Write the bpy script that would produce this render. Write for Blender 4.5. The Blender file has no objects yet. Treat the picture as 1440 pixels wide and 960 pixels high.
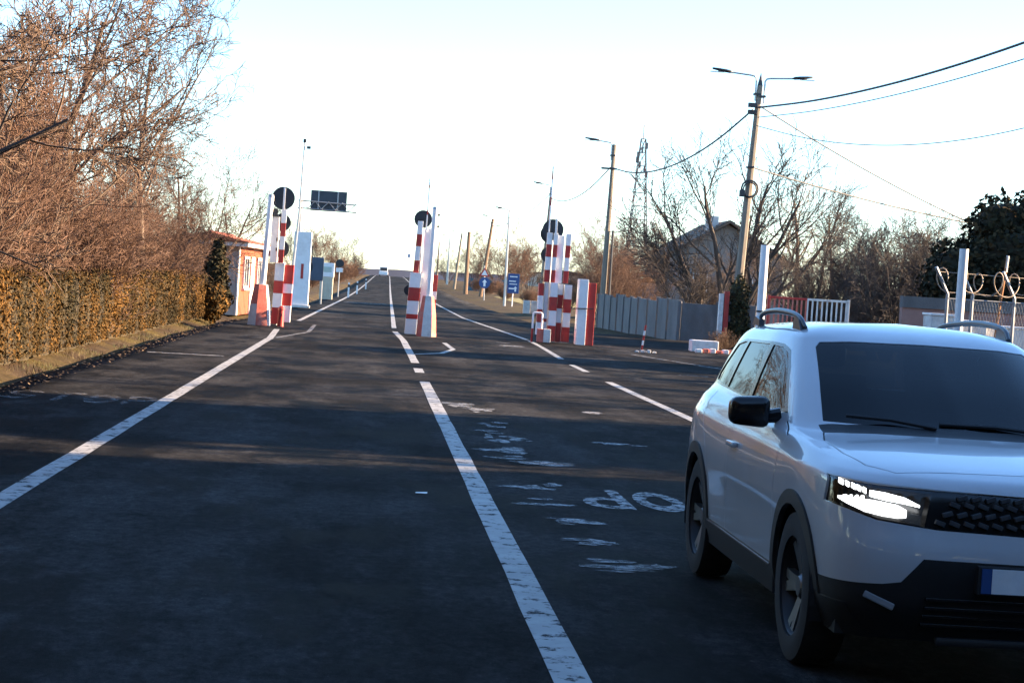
import bpy, bmesh, math, random
from mathutils import Vector, Matrix, noise
R = math.radians
scn = bpy.context.scene
C = scn.collection

# ------------------------------------------------------------------ camera
YAW, PITCH, ROLL = 0.0745, 0.0292, R(3.7)
cam_d = bpy.data.cameras.new('camera')
cam = bpy.data.objects.new('camera', cam_d); C.objects.link(cam)
fwd = Vector((math.sin(YAW)*math.cos(PITCH), math.cos(YAW)*math.cos(PITCH), -math.sin(PITCH)))
rt = fwd.cross(Vector((0, 0, 1))).normalized(); up = rt.cross(fwd)
rx = rt*math.cos(ROLL) + up*math.sin(ROLL); ux = up*math.cos(ROLL) - rt*math.sin(ROLL)
m = Matrix((rx, ux, -fwd)).transposed().to_4x4(); m.translation = (0, 0, 1.68)
cam.matrix_world = m
cam_d.sensor_width = 36; cam_d.lens = 67.5; cam_d.clip_start = 0.1; cam_d.clip_end = 6000
scn.camera = cam

# ------------------------------------------------------------------ light
SUN_EL = R(16.0); SUN_DIR = Vector((1, 0.07, 0)).normalized()      # where the sun stands, seen from the road
w = bpy.data.worlds.new('World'); scn.world = w; w.use_nodes = True
nt = w.node_tree; nt.nodes.clear()
sky = nt.nodes.new('ShaderNodeTexSky'); sky.sky_type = 'NISHITA'; sky.sun_disc = False
sky.sun_elevation = SUN_EL; sky.sun_rotation = math.atan2(SUN_DIR.x, SUN_DIR.y)
sky.air_density = 1.0; sky.dust_density = 0.0; sky.ozone_density = 4.3; sky.altitude = 50
bg = nt.nodes.new('ShaderNodeBackground'); bg.inputs[1].default_value = 0.06
wo = nt.nodes.new('ShaderNodeOutputWorld')
nt.links.new(sky.outputs[0], bg.inputs[0]); nt.links.new(bg.outputs[0], wo.inputs[0])
sl = bpy.data.lights.new('sun', 'SUN'); sl.energy = 3.4; sl.angle = R(0.53); sl.color = (1.0, 0.72, 0.46)
so = bpy.data.objects.new('sun', sl); C.objects.link(so)
sd = Vector((SUN_DIR.x*math.cos(SUN_EL), SUN_DIR.y*math.cos(SUN_EL), math.sin(SUN_EL)))
so.rotation_euler = sd.to_track_quat('Z', 'Y').to_euler()
scn.view_settings.view_transform = 'Standard'; scn.view_settings.look = 'None'
scn.view_settings.gamma = 1; scn.view_settings.exposure = 3.15; scn.view_settings.use_curve_mapping = False
scn.cycles.max_bounces = 6; scn.cycles.transparent_max_bounces = 16
scn.cycles.use_denoising = True

# ------------------------------------------------------------------ helpers
ORD = 'first second third fourth fifth sixth seventh eighth ninth tenth eleventh twelfth thirteenth fourteenth fifteenth sixteenth'.split()
def tag(o, label=None, cat=None, group=None, kind=None):
    if label: o['label'] = label
    if cat: o['category'] = cat
    if group: o['group'] = group
    if kind: o['kind'] = kind
    return o

def empty(name, loc=(0, 0, 0), label=None, cat=None, group=None):
    o = bpy.data.objects.new(name, None); C.objects.link(o); o.location = loc
    o.empty_display_size = 0.2
    return tag(o, label, cat, group)

class MB:
    def __init__(s): s.v = []; s.f = []; s.t = []
    def quad(s, a, b, c, d, tint=None):
        n = len(s.v); s.v += [tuple(a), tuple(b), tuple(c), tuple(d)]; s.f.append((n, n+1, n+2, n+3))
        if tint is not None: s.t.append(tint)
    def tri(s, a, b, c, tint=None):
        n = len(s.v); s.v += [tuple(a), tuple(b), tuple(c)]; s.f.append((n, n+1, n+2))
        if tint is not None: s.t.append(tint)
    def box(s, x0, x1, y0, y1, z0, z1, bev=0.0):
        if bev > 0: return s.bbox(x0, x1, y0, y1, z0, z1, bev)
        n = len(s.v)
        s.v += [(x0,y0,z0),(x1,y0,z0),(x1,y1,z0),(x0,y1,z0),(x0,y0,z1),(x1,y0,z1),(x1,y1,z1),(x0,y1,z1)]
        s.f += [(n,n+3,n+2,n+1),(n+4,n+5,n+6,n+7),(n,n+1,n+5,n+4),(n+1,n+2,n+6,n+5),(n+2,n+3,n+7,n+6),(n+3,n,n+4,n+7)]
        return s
    def bbox(s, x0, x1, y0, y1, z0, z1, b):
        bm = bmesh.new(); bmesh.ops.create_cube(bm, size=1)
        for v in bm.verts:
            v.co = ((x0+x1)/2+v.co.x*(x1-x0), (y0+y1)/2+v.co.y*(y1-y0), (z0+z1)/2+v.co.z*(z1-z0))
        bmesh.ops.bevel(bm, geom=bm.edges[:], offset=b, segments=2, affect='EDGES', profile=0.6)
        s.add(bm); bm.free(); return s
    def add(s, bm):
        n = len(s.v); bm.verts.index_update()
        s.v += [tuple(v.co) for v in bm.verts]
        s.f += [tuple(n+v.index for v in f.verts) for f in bm.faces]
    def tube(s, pts, rad, n=8, cap=True):
        pts = [Vector(p) for p in pts]
        if not hasattr(rad, '__len__'): rad = [rad]*len(pts)
        base = len(s.v); ref = None
        for i, p in enumerate(pts):
            d = (pts[min(i+1, len(pts)-1)] - pts[max(i-1, 0)])
            if d.length < 1e-9: d = Vector((0, 0, 1))
            d.normalize()
            if ref is None:
                ref = d.orthogonal().normalized()
            ref = (ref - d*ref.dot(d))
            if ref.length < 1e-6: ref = d.orthogonal()
            ref.normalize(); b = d.cross(ref)
            for k in range(n):
                a = 2*math.pi*k/n
                s.v.append(tuple(p + (ref*math.cos(a) + b*math.sin(a))*rad[i]))
        for i in range(len(pts)-1):
            for k in range(n):
                a = base+i*n+k; c = base+i*n+(k+1) % n
                s.f.append((a, c, c+n, a+n))
        if cap:
            s.f.append(tuple(base+k for k in range(n))[::-1])
            e = base+(len(pts)-1)*n; s.f.append(tuple(e+k for k in range(n)))
        return s
    def prism(s, poly, axis, a0, a1):
        """poly in the two other axes (in order), extruded along axis from a0 to a1"""
        n = len(s.v); k = len(poly)
        def P(p, a):
            if axis == 0: return (a, p[0], p[1])
            if axis == 1: return (p[0], a, p[1])
            return (p[0], p[1], a)
        s.v += [P(p, a0) for p in poly] + [P(p, a1) for p in poly]
        s.f.append(tuple(range(n, n+k))[::-1]); s.f.append(tuple(range(n+k, n+2*k)))
        for i in range(k): j = (i+1) % k; s.f.append((n+i, n+j, n+k+j, n+k+i))
        return s
    def disc(s, c, r, y0, y1, n=28, sq=1.0):
        return s.prism([(c[0]+r*math.cos(2*math.pi*i/n), c[1]+r*sq*math.sin(2*math.pi*i/n)) for i in range(n)], 1, y0, y1)
    def build(s, name, mat, parent=None, smooth=False, fix=True):
        me = bpy.data.meshes.new(name); me.from_pydata(s.v, [], s.f)
        if s.t:
            at = me.attributes.new('tint', 'FLOAT', 'FACE'); at.data.foreach_set('value', s.t)
        if fix and len(s.f) < 5000:
            bm = bmesh.new(); bm.from_mesh(me); bmesh.ops.recalc_face_normals(bm, faces=bm.faces[:]); bm.to_mesh(me); bm.free()
        me.materials.append(mat)
        if smooth: me.shade_smooth()
        o = bpy.data.objects.new(name, me); C.objects.link(o)
        if parent: o.parent = parent
        return o

def auto(o, ang=35):
    """smooth with sharp edges"""
    me = o.data; me.shade_smooth()
    bm = bmesh.new(); bm.from_mesh(me)
    for e in bm.edges:
        if len(e.link_faces) == 2 and e.calc_face_angle(0) > R(ang): e.smooth = False
    bm.to_mesh(me); bm.free(); return o

def copy_tree(o, parent=None, **kw):
    c = o.copy(); C.objects.link(c); c.parent = parent
    for ch in o.children: copy_tree(ch, c)
    return c

# ------------------------------------------------------------------ materials
MAT = {}
def pmat(name, col, rough=0.7, var=0.18, scale=4.0, metallic=0.0, dirt=None, dirt_amt=0.5, bump=0.0, bscale=40, coat=0.0, tint=None, spec=0.5, stretch=(1, 1, 1)):
    if name in MAT: return MAT[name]
    m = bpy.data.materials.new(name); m.use_nodes = True; nt = m.node_tree; L = nt.links
    b = nt.nodes['Principled BSDF']; b.inputs['Roughness'].default_value = rough; b.inputs['Metallic'].default_value = metallic
    b.inputs['Specular IOR Level'].default_value = spec
    if coat: b.inputs['Coat Weight'].default_value = coat; b.inputs['Coat Roughness'].default_value = 0.04
    tc = nt.nodes.new('ShaderNodeTexCoord'); mp = nt.nodes.new('ShaderNodeMapping'); mp.inputs['Scale'].default_value = stretch
    L.new(tc.outputs['Object'], mp.inputs[0])
    n1 = nt.nodes.new('ShaderNodeTexNoise'); n1.inputs['Scale'].default_value = scale; n1.inputs['Detail'].default_value = 6; n1.inputs['Roughness'].default_value = 0.65
    L.new(mp.outputs[0], n1.inputs['Vector'])
    mr = nt.nodes.new('ShaderNodeMapRange'); mr.inputs[1].default_value = 0.3; mr.inputs[2].default_value = 0.7
    mr.inputs[3].default_value = 1-var; mr.inputs[4].default_value = 1+var
    L.new(n1.outputs['Fac'], mr.inputs[0])
    mx = nt.nodes.new('ShaderNodeMix'); mx.data_type = 'RGBA'; mx.blend_type = 'MULTIPLY'; mx.inputs[0].default_value = 1
    mx.inputs[6].default_value = (*col, 1); L.new(mr.outputs[0], mx.inputs[7]); out = mx.outputs[2]
    if tint:
        at = nt.nodes.new('ShaderNodeAttribute'); at.attribute_name = 'tint'
        cr = nt.nodes.new('ShaderNodeValToRGB'); els = cr.color_ramp.elements
        while len(els) < len(tint): els.new(0.5)
        for i, (p, c) in enumerate(tint): els[i].position = p; els[i].color = (*c, 1)
        L.new(at.outputs['Fac'], cr.inputs[0]); L.new(cr.outputs[0], mx.inputs[6])
    if dirt:
        n2 = nt.nodes.new('ShaderNodeTexNoise'); n2.inputs['Scale'].default_value = scale*0.6; n2.inputs['Detail'].default_value = 8; n2.inputs['Roughness'].default_value = 0.7
        L.new(mp.outputs[0], n2.inputs['Vector'])
        r2 = nt.nodes.new('ShaderNodeMapRange'); r2.inputs[1].default_value = 0.48; r2.inputs[2].default_value = 0.68; r2.inputs[3].default_value = 0; r2.inputs[4].default_value = dirt_amt
        L.new(n2.outputs['Fac'], r2.inputs[0])
        m2 = nt.nodes.new('ShaderNodeMix'); m2.data_type = 'RGBA'; L.new(r2.outputs[0], m2.inputs[0]); L.new(out, m2.inputs[6]); m2.inputs[7].default_value = (*dirt, 1); out = m2.outputs[2]
    L.new(out, b.inputs['Base Color'])
    if bump:
        n3 = nt.nodes.new('ShaderNodeTexNoise'); n3.inputs['Scale'].default_value = bscale; n3.inputs['Detail'].default_value = 5
        L.new(mp.outputs[0], n3.inputs['Vector'])
        bp = nt.nodes.new('ShaderNodeBump'); bp.inputs['Strength'].default_value = bump; bp.inputs['Distance'].default_value = 0.02
        L.new(n3.outputs['Fac'], bp.inputs['Height']); L.new(bp.outputs[0], b.inputs['Normal'])
    MAT[name] = m; return m

def emit(name, col, st):
    m = bpy.data.materials.new(name); m.use_nodes = True; b = m.node_tree.nodes['Principled BSDF']
    b.inputs['Base Color'].default_value = (*col, 1); b.inputs['Emission Color'].default_value = (*col, 1); b.inputs['Emission Strength'].default_value = st
    return m

def asphalt():
    m = bpy.data.materials.new('asphalt'); m.use_nodes = True; nt = m.node_tree; L = nt.links; N = nt.nodes.new
    b = nt.nodes['Principled BSDF']; b.inputs['Roughness'].default_value = 0.72; b.inputs['Specular IOR Level'].default_value = 0.03
    tc = N('ShaderNodeTexCoord')
    def nz(scale, st, det=5, rough=0.6):
        mp = N('ShaderNodeMapping'); mp.inputs['Scale'].default_value = st; L.new(tc.outputs['Object'], mp.inputs[0])
        n = N('ShaderNodeTexNoise'); n.inputs['Scale'].default_value = scale; n.inputs['Detail'].default_value = det; n.inputs['Roughness'].default_value = rough
        L.new(mp.outputs[0], n.inputs['Vector']); return n.outputs['Fac']
    def rng(s, a, b_, c, d):
        r = N('ShaderNodeMapRange'); r.inputs[1].default_value = a; r.inputs[2].default_value = b_; r.inputs[3].default_value = c; r.inputs[4].default_value = d
        L.new(s, r.inputs[0]); return r.outputs[0]
    def mul(a, b_):
        r = N('ShaderNodeMath'); r.operation = 'MULTIPLY'; L.new(a, r.inputs[0]); L.new(b_, r.inputs[1]); return r.outputs[0]
    grain = rng(nz(70, (1, 1, 1), 4, 0.8), 0.3, 0.7, 0.5, 1.6)
    grain = mul(grain, rng(nz(16, (1, 0.6, 1), 5, 0.75), 0.35, 0.65, 0.6, 1.45))
    mott = rng(nz(0.55, (1, 0.5, 1), 8, 0.72), 0.3, 0.7, 0.6, 1.4)
    wheel = rng(nz(0.8, (1.2, 0.05, 1), 3), 0.35, 0.65, 0.72, 1.25)
    stain = rng(nz(0.9, (1.0, 0.42, 1), 9, 0.75), 0.48, 0.58, 1.2, 0.28)
    v = N('ShaderNodeTexVoronoi'); v.feature = 'DISTANCE_TO_EDGE'; v.inputs['Scale'].default_value = 0.35
    mp = N('ShaderNodeMapping'); L.new(tc.outputs['Object'], mp.inputs[0])
    wn = N('ShaderNodeTexNoise'); wn.inputs['Scale'].default_value = 1.3; wn.inputs['Detail'].default_value = 6; L.new(mp.outputs[0], wn.inputs['Vector'])
    ad = N('ShaderNodeMix'); ad.data_type = 'RGBA'; ad.blend_type = 'ADD'; ad.inputs[0].default_value = 1.4; L.new(mp.outputs[0], ad.inputs[6]); L.new(wn.outputs['Color'], ad.inputs[7])
    L.new(ad.outputs[2], v.inputs['Vector'])
    crack = rng(v.outputs['Distance'], 0.001, 0.006, 0.8, 1.0)
    vs = N('ShaderNodeTexVoronoi'); vs.inputs['Scale'].default_value = 26; L.new(tc.outputs['Object'], vs.inputs['Vector'])
    ch = rng(vs.outputs['Distance'], 0.05, 0.12, 1.0, 0.0); gate = rng(nz(3.1, (1, 1, 1), 3), 0.60, 0.66, 0.0, 1.0)
    spk = N('ShaderNodeMath'); spk.operation = 'MULTIPLY_ADD'; L.new(mul(ch, gate), spk.inputs[0]); spk.inputs[1].default_value = 5.0; spk.inputs[2].default_value = 1.0
    big = rng(nz(0.28, (1.3, 0.55, 1), 10, 0.78), 0.45, 0.56, 1.2, 0.5)
    f = mul(mul(mul(mul(grain, mott), mul(wheel, stain)), mul(crack, big)), spk.outputs[0])
    mx = N('ShaderNodeMix'); mx.data_type = 'RGBA'; mx.blend_type = 'MULTIPLY'; mx.inputs[0].default_value = 1
    mx.inputs[6].default_value = (0.0235, 0.0230, 0.0230, 1); L.new(f, mx.inputs[7]); L.new(mx.outputs[2], b.inputs['Base Color'])
    bp = N('ShaderNodeBump'); bp.inputs['Strength'].default_value = 0.5; bp.inputs['Distance'].default_value = 0.01
    L.new(nz(160, (1, 1, 1), 4), bp.inputs['Height']); L.new(bp.outputs[0], b.inputs['Normal'])
    L.new(rng(stain, 0.4, 1.0, 0.75, 0.92), b.inputs['Roughness'])
    return m

def paint(name, col=(0.34, 0.34, 0.33), lo=0.37, hi=0.47, wear=1.0, scale=7.0):
    """road paint worn through to the asphalt in places"""
    m = bpy.data.materials.new(name); m.use_nodes = True; nt = m.node_tree; L = nt.links; N = nt.nodes.new
    b = nt.nodes['Principled BSDF']; b.inputs['Roughness'].default_value = 0.65
    tc = N('ShaderNodeTexCoord')
    n = N('ShaderNodeTexNoise'); n.inputs['Scale'].default_value = scale; n.inputs['Detail'].default_value = 8; n.inputs['Roughness'].default_value = 0.72; L.new(tc.outputs['Object'], n.inputs['Vector'])
    r = N('ShaderNodeMapRange'); r.inputs[1].default_value = lo; r.inputs[2].default_value = hi; r.inputs[3].default_value = 1-wear; r.inputs[4].default_value = 1; L.new(n.outputs['Fac'], r.inputs[0])
    n2 = N('ShaderNodeTexNoise'); n2.inputs['Scale'].default_value = 3.0; n2.inputs['Detail'].default_value = 7; L.new(tc.outputs['Object'], n2.inputs['Vector'])
    cr = N('ShaderNodeMapRange'); cr.inputs[1].default_value = 0.3; cr.inputs[2].default_value = 0.7; cr.inputs[3].default_value = 0.7; cr.inputs[4].default_value = 1.1; L.new(n2.outputs['Fac'], cr.inputs[0])
    mx = N('ShaderNodeMix'); mx.data_type = 'RGBA'; mx.blend_type = 'MULTIPLY'; mx.inputs[0].default_value = 1; mx.inputs[6].default_value = (*col, 1); L.new(cr.outputs[0], mx.inputs[7]); L.new(mx.outputs[2], b.inputs['Base Color'])
    tr = N('ShaderNodeBsdfTransparent'); ms = N('ShaderNodeMixShader'); L.new(r.outputs[0], ms.inputs[0]); L.new(tr.outputs[0], ms.inputs[1]); L.new(b.outputs[0], ms.inputs[2])
    L.new(ms.outputs[0], nt.nodes['Material Output'].inputs[0])
    return m

def ground_mat():
    m = bpy.data.materials.new('dry_ground'); m.use_nodes = True; nt = m.node_tree; L = nt.links; N = nt.nodes.new
    b = nt.nodes['Principled BSDF']; b.inputs['Roughness'].default_value = 0.95; b.inputs['Specular IOR Level'].default_value = 0.1
    tc = N('ShaderNodeTexCoord')
    def nz(s, d=8):
        n = N('ShaderNodeTexNoise'); n.inputs['Scale'].default_value = s; n.inputs['Detail'].default_value = d; n.inputs['Roughness'].default_value = 0.7; L.new(tc.outputs['Object'], n.inputs['Vector']); return n.outputs['Fac']
    def ramp(f, els):
        c = N('ShaderNodeValToRGB'); e = c.color_ramp.elements
        while len(e) < len(els): e.new(0.5)
        for i, (p, k) in enumerate(els): e[i].position = p; e[i].color = (*k, 1)
        L.new(f, c.inputs[0]); return c.outputs[0]
    soil = ramp(nz(2.2), [(0.3, (0.03, 0.021, 0.014)), (0.5, (0.055, 0.038, 0.024)), (0.7, (0.09, 0.063, 0.04))])
    gr = ramp(nz(9), [(0.3, (0.045, 0.044, 0.014)), (0.55, (0.10, 0.074, 0.028)), (0.75, (0.155, 0.11, 0.05))])
    f = N('ShaderNodeMapRange'); f.inputs[1].default_value = 0.45; f.inputs[2].default_value = 0.6; L.new(nz(0.35), f.inputs[0])
    mx = N('ShaderNodeMix'); mx.data_type = 'RGBA'; L.new(f.outputs[0], mx.inputs[0]); L.new(soil, mx.inputs[6]); L.new(gr, mx.inputs[7])
    L.new(mx.outputs[2], b.inputs['Base Color'])
    bp = N('ShaderNodeBump'); bp.inputs['Strength'].default_value = 0.8; bp.inputs['Distance'].default_value = 0.04; L.new(nz(18), bp.inputs['Height']); L.new(bp.outputs[0], b.inputs['Normal'])
    return m

M_ASPH = asphalt(); M_GROUND = ground_mat()
M_LINE = paint('road_line_paint'); M_LETTER = paint('worn_letter_paint', (0.30, 0.30, 0.30), 0.40, 0.58, 1.0, 10.0); M_WORN = paint('worn_road_paint', (0.34, 0.34, 0.34), 0.38, 0.68, 1.0, 7.0); M_FAINT = paint('almost_gone_road_paint', (0.30, 0.30, 0.30), 0.45, 0.80, 1.0, 5.0)
M_WHITE = pmat('white_painted_metal', (0.78, 0.78, 0.77), 0.45, 0.06, 3, dirt=(0.35, 0.30, 0.25), dirt_amt=0.25)
M_RED = pmat('red_painted_metal', (0.40, 0.028, 0.02), 0.5, 0.14, 3, dirt=(0.30, 0.10, 0.07), dirt_amt=0.4)
M_CWHITE = pmat('white_painted_concrete', (0.66, 0.64, 0.60), 0.85, 0.12, 5, dirt=(0.28, 0.22, 0.18), dirt_amt=0.5, bump=0.3)
M_CRED = pmat('faded_red_painted_concrete', (0.52, 0.13, 0.09), 0.85, 0.2, 5, dirt=(0.45, 0.28, 0.22), dirt_amt=0.7, bump=0.3)
M_SIGNBACK = pmat('dark_sign_back', (0.028, 0.032, 0.036), 0.55, 0.15, 5, metallic=0.2)
M_GALV = pmat('galvanised_steel', (0.33, 0.34, 0.35), 0.45, 0.15, 6, metallic=0.6)
M_DARKM = pmat('dark_metal', (0.045, 0.045, 0.048), 0.5, 0.2, 6, metallic=0.4)
M_POLE = pmat('weathered_concrete_pole', (0.19, 0.165, 0.13), 0.9, 0.25, 3, dirt=(0.09, 0.08, 0.07), dirt_amt=0.5, bump=0.3, stretch=(3, 3, 0.5))
M_WOODP = pmat('weathered_timber_pole', (0.17, 0.11, 0.07), 0.9, 0.25, 4, bump=0.3, stretch=(4, 4, 0.4))
M_WIRE = pmat('black_cable', (0.03, 0.03, 0.032), 0.6, 0.1, 3)
M_BARK = pmat('grey_brown_bark', (0.12, 0.085, 0.06), 0.9, 0.3, 6, bump=0.5, stretch=(3, 3, 0.6))
M_BARKD = pmat('dark_bark', (0.055, 0.042, 0.034), 0.9, 0.3, 6, bump=0.4)
M_TWIG = pmat('brown_twigs', (0.125, 0.08, 0.052), 0.9, 0.3, 1.5)
M_TWIGR = pmat('russet_twigs', (0.120, 0.066, 0.041), 0.9, 0.4, 0.8)
M_TWIGD = pmat('dark_grey_twigs', (0.06, 0.048, 0.04), 0.9, 0.3, 1.5)
M_TWIGY = pmat('golden_willow_twigs', (0.26, 0.155, 0.07), 0.9, 0.25, 1.0)

# ------------------------------------------------------------------ terrain and road
def sm(a, b, x):
    t = max(0, min(1, (x-a)/(b-a))); return t*t*(3-2*t)
def rz(Y):                       # road height: level to 120 m, over a low crest at about 480 m, down behind
    return 1.95*sm(120, 500, Y) - 7*sm(520, 1100, Y)
def cx(Y):                       # the road bears slightly right past the barriers
    return 0.0082*max(0, Y-62) + 0.4*sm(50, 75, Y) - 0.4*sm(50, 75, Y)
def xl(Y): return -4.52 + cx(Y) + 0.55*sm(60, 67, Y) + 0.35*sm(75, 110, Y)
def xr(Y): return 16.5 - 9.3*sm(66, 78, Y) + cx(Y) + 3*sm(20, 5, Y)*0
def gz(X, Y):
    z = rz(Y) - 0.14
    e = xl(Y)
    if X < e:                    # left: the verge climbs a little to the hedge, then a low bank far off
        z += -0.10*sm(-0.1, 0.1, e-X) + 0.24*sm(0.3, 1.5, e-X) + 0.7*sm(120, 220, Y)*sm(2, 10, e-X)*sm(700, 400, Y) + 1.2*sm(300, 450, Y)*sm(8, 40, e-X)*sm(1100, 700, Y)
    e = xr(Y)
    if X > e:
        z += 0.10*sm(0, 2.5, X-e) + 0.5*sm(150, 300, Y)*sm(10, 40, X-e)
    z += 0.05*noise.noise(Vector((X*0.35, Y*0.35, 3)))*(1 if (X < xl(Y)-0.5 or X > xr(Y)+0.5) else 0)
    return z
def grid_sheet(name, xs_of, ys, zf, mat, kind='structure', skirt=0):
    mb = MB(); nx = None
    for Y in ys:
        xs = xs_of(Y); nx = len(xs)
        mb.v += [(X, Y, zf(X, Y)) for X in xs]
    for j in range(len(ys)-1):
        for i in range(nx-1):
            a = j*nx+i; mb.f.append((a, a+1, a+1+nx, a+nx))
    if skirt:
        for side, i in ((0, 0), (1, nx-1)):
            b = len(mb.v)
            for j in range(len(ys)):
                q = mb.v[j*nx+i]; mb.v.append((q[0] + (0.04 if side else -0.04), q[1], q[2]-skirt))
            for j in range(len(ys)-1):
                mb.f.append((j*nx+i, b+j, b+j+1, (j+1)*nx+i) if side else (j*nx+i, (j+1)*nx+i, b+j+1, b+j))
    o = mb.build(name, mat, smooth=True, fix=False); return tag(o, kind=kind)
ys = [-60, -30, -15, -5] + [i*1.5 for i in range(0, 56)] + [84+4*i for i in range(30)] + [210+15*i for i in range(25)] + [600, 660, 740, 840, 1000, 1300, 1800, 2600, 4000]
def gx(Y):
    a, b = xl(Y), xr(Y)
    L_ = [1500, 700, 350, 180, 110, 70, 45, 32, 24, 18, 14, 11, 9, 7.5, 6, 5, 4, 3.2, 2.5, 2, 1.5, 1.1, 0.7, 0.4, 0.15, -0.3]
    return [a-q for q in L_] + [(a+b)/2] + [b+q for q in L_[::-1]]
tag(grid_sheet('ground', gx, ys, gz, M_GROUND), 'dry bare earth and winter grass beside the road')
ysr = [-60, -30, -10, 0] + [2*i for i in range(1, 60)] + [120+10*i for i in range(43)]+[560, 620, 700, 850, 1100]
rnd = random.Random(5)
edge = {Y: rnd.uniform(-0.05, 0.05) for Y in ysr}
def rxs(Y):
    a, b = xl(Y)+edge[Y], xr(Y)
    return [a, a+0.5] + [a+0.5+(b-a-0.5)*i/8 for i in range(1, 9)]
tag(grid_sheet('road', rxs, ysr, lambda X, Y: rz(Y), M_ASPH, skirt=0.2), 'worn dark asphalt road running through the checkpoint')

def strip(name, pts, width, mat, dz=0.004, label=None):
    """painted line along pts (X, Y), draped on the road, Y measured along the road"""
    mb = MB(); rr = random.Random(len(pts)*7+int(pts[0][1]*10))
    P = []
    for (x0, y0), (x1, y1) in zip(pts[:-1], pts[1:]):
        n = max(1, int(math.hypot(x1-x0, y1-y0)/1.2))
        P += [(x0+(x1-x0)*i/n, y0+(y1-y0)*i/n) for i in range(n)]
    P.append(pts[-1])
    for i, p in enumerate(P):
        a = P[max(0, i-1)]; b = P[min(len(P)-1, i+1)]
        d = Vector((b[0]-a[0], b[1]-a[1])).normalized(); nx_, ny_ = d.y, -d.x
        hw = width/2
        for sgn in (-1, 1):
            h = hw + rr.uniform(-0.006, 0.004)
            X, Y = p[0]+sgn*nx_*h, p[1]+sgn*ny_*h
            mb.v.append((X, Y, rz(Y)+dz))
    for i in range(len(P)-1): mb.f.append((2*i, 2*i+1, 2*i+3, 2*i+2))
    o = mb.build(name, mat, fix=False); tag(o, label, kind='structure'); return o
LW = 0.16
strip('lane_line', [(-2.42, 4), (-2.42, 47.0)], 0.17, M_LINE, label='white edge line running to the left barrier')
strip('lane_line', [(-2.40, 46.9), (-2.62, 55.0)], 0.17, M_LINE, label='white line kinking toward the left concrete block')
strip('lane_line', [(-2.30, 48.0), (-1.7, 54), (-1.75, 62)], 0.12, M_WORN, label='faint worn line curving past the left barrier')
strip('lane_line', [(-2.45+cx(Y), Y) for Y in (66, 90, 130, 200, 300, 400, 480)], 0.16, M_LINE, label='white left edge line beyond the barriers')
strip('lane_line', [(0.96, 4), (0.96, 31.6)], 0.17, M_LINE, label='white centre line in the foreground')
strip('lane_line', [(0.96, 34.6), (0.96, 36.2)], 0.17, M_LINE, label='short worn dash of the centre line')
strip('lane_line', [(0.96, 38.5), (0.94, 52), (0.80, 60)], 0.17, M_LINE, label='centre line piece leading to the middle barrier')
strip('lane_line', [(0.80+cx(Y), Y) for Y in (64, 90, 130, 200, 300, 400, 480)], 0.16, M_LINE, label='white centre line beyond the barriers')
strip('lane_line', [(4.48, 8), (4.48, 35.4)], 0.15, M_LINE, label='white right lane line beside the car')
strip('lane_line', [(4.50, 39.2), (4.52, 42.4)], 0.14, M_LINE, label='short white dash before the right barrier')
strip('lane_line', [(4.60, 45.5), (4.85, 54), (4.95, 59)], 0.14, M_LINE, label='white line leading to the right barrier')
strip('lane_line', [(4.95, 60), (4.1+cx(90), 90)] + [(4.0+cx(Y), Y) for Y in (130, 200, 300, 400, 480)], 0.15, M_LINE, label='white right edge line beyond the barriers')
strip('lane_line', [(1.05, 43.0), (1.7, 44.5), (2.1, 47.5), (2.05, 52)], 0.13, M_LINE, label='painted nose around the middle barrier island')
strip('lane_line', [(6.6, 40.5), (9.5, 40.8)], 0.16, M_WORN, label='worn cross line at the compound entrance')
strip('lane_line', [(7.2, 52), (9.0, 42.5)], 0.14, M_WORN, label='worn slanted line at the compound entrance')
strip('lane_line', [(-4.1, 36.2), (-2.7, 36.4)], 0.35, M_WORN, label='worn cross line left of the edge line')
strip('lane_line', [(-2.1+cx(118), 118), (0.6+cx(118), 118.4)], 1.6, M_WORN, label='faded pale patch across the far lane')

def rect_letter(name, polys, ox, oy, sx, sy, flip, mat, label):
    mb = MB()
    for P in polys:
        n = len(mb.v)
        for (u, v) in P:
            if flip: u, v = 1-u, 1-v
            mb.v.append((ox+u*sx, oy+v*sy, 0.005))
        mb.f.append(tuple(range(n, n+len(P))))
    return tag(mb.build(name, mat), label, kind='structure')
def ring(cxx, cyy, ro, ri, a0, a1, n=14, sxx=1, syy=1):
    out = []
    for i in range(n):
        t0 = a0+(a1-a0)*i/n; t1 = a0+(a1-a0)*(i+1)/n
        out.append([(cxx+math.cos(t)*r_*sxx, cyy+math.sin(t)*(r_ if False else r_)*syy) for t, r_ in ((t0, ro), (t1, ro), (t1, ri), (t0, ri))])
    return out
GL = {
 'P': [[(0, 0), (0.26, 0), (0.26, 1), (0, 1)]] + ring(0.45, 0.72, 0.5, 0.24, -math.pi/2, math.pi/2, 10, 1.0, 0.56) + [[(0.26, 0.86), (0.45, 0.86), (0.45, 1.0), (0.26, 1.0)], [(0.26, 0.44), (0.45, 0.44), (0.45, 0.585), (0.26, 0.585)]],
 'O': ring(0.5, 0.5, 0.5, 0.24, 0, 2*math.pi, 22, 1, 1.0),
 'T': [[(0.37, 0), (0.63, 0), (0.63, 0.86), (0.37, 0.86)], [(0, 0.86), (1, 0.86), (1, 1), (0, 1)]],
 'S': ring(0.5, 0.72, 0.5, 0.24, math.pi*0.1, math.pi*1.5, 12, 1, 0.56) + ring(0.5, 0.29, 0.5, 0.24, math.pi*0.5, -math.pi*0.9, 12, 1, 0.56),
}
for i, ch in enumerate('POTS'):          # STOP, written for the oncoming lane, so upside down from here
    rect_letter('road_letter', GL[ch], 1.76+i*0.47, 14.75, 0.40, 1.35, True, M_LETTER, 'white painted letter %s of STOP upside down in the right lane' % ch)
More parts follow.
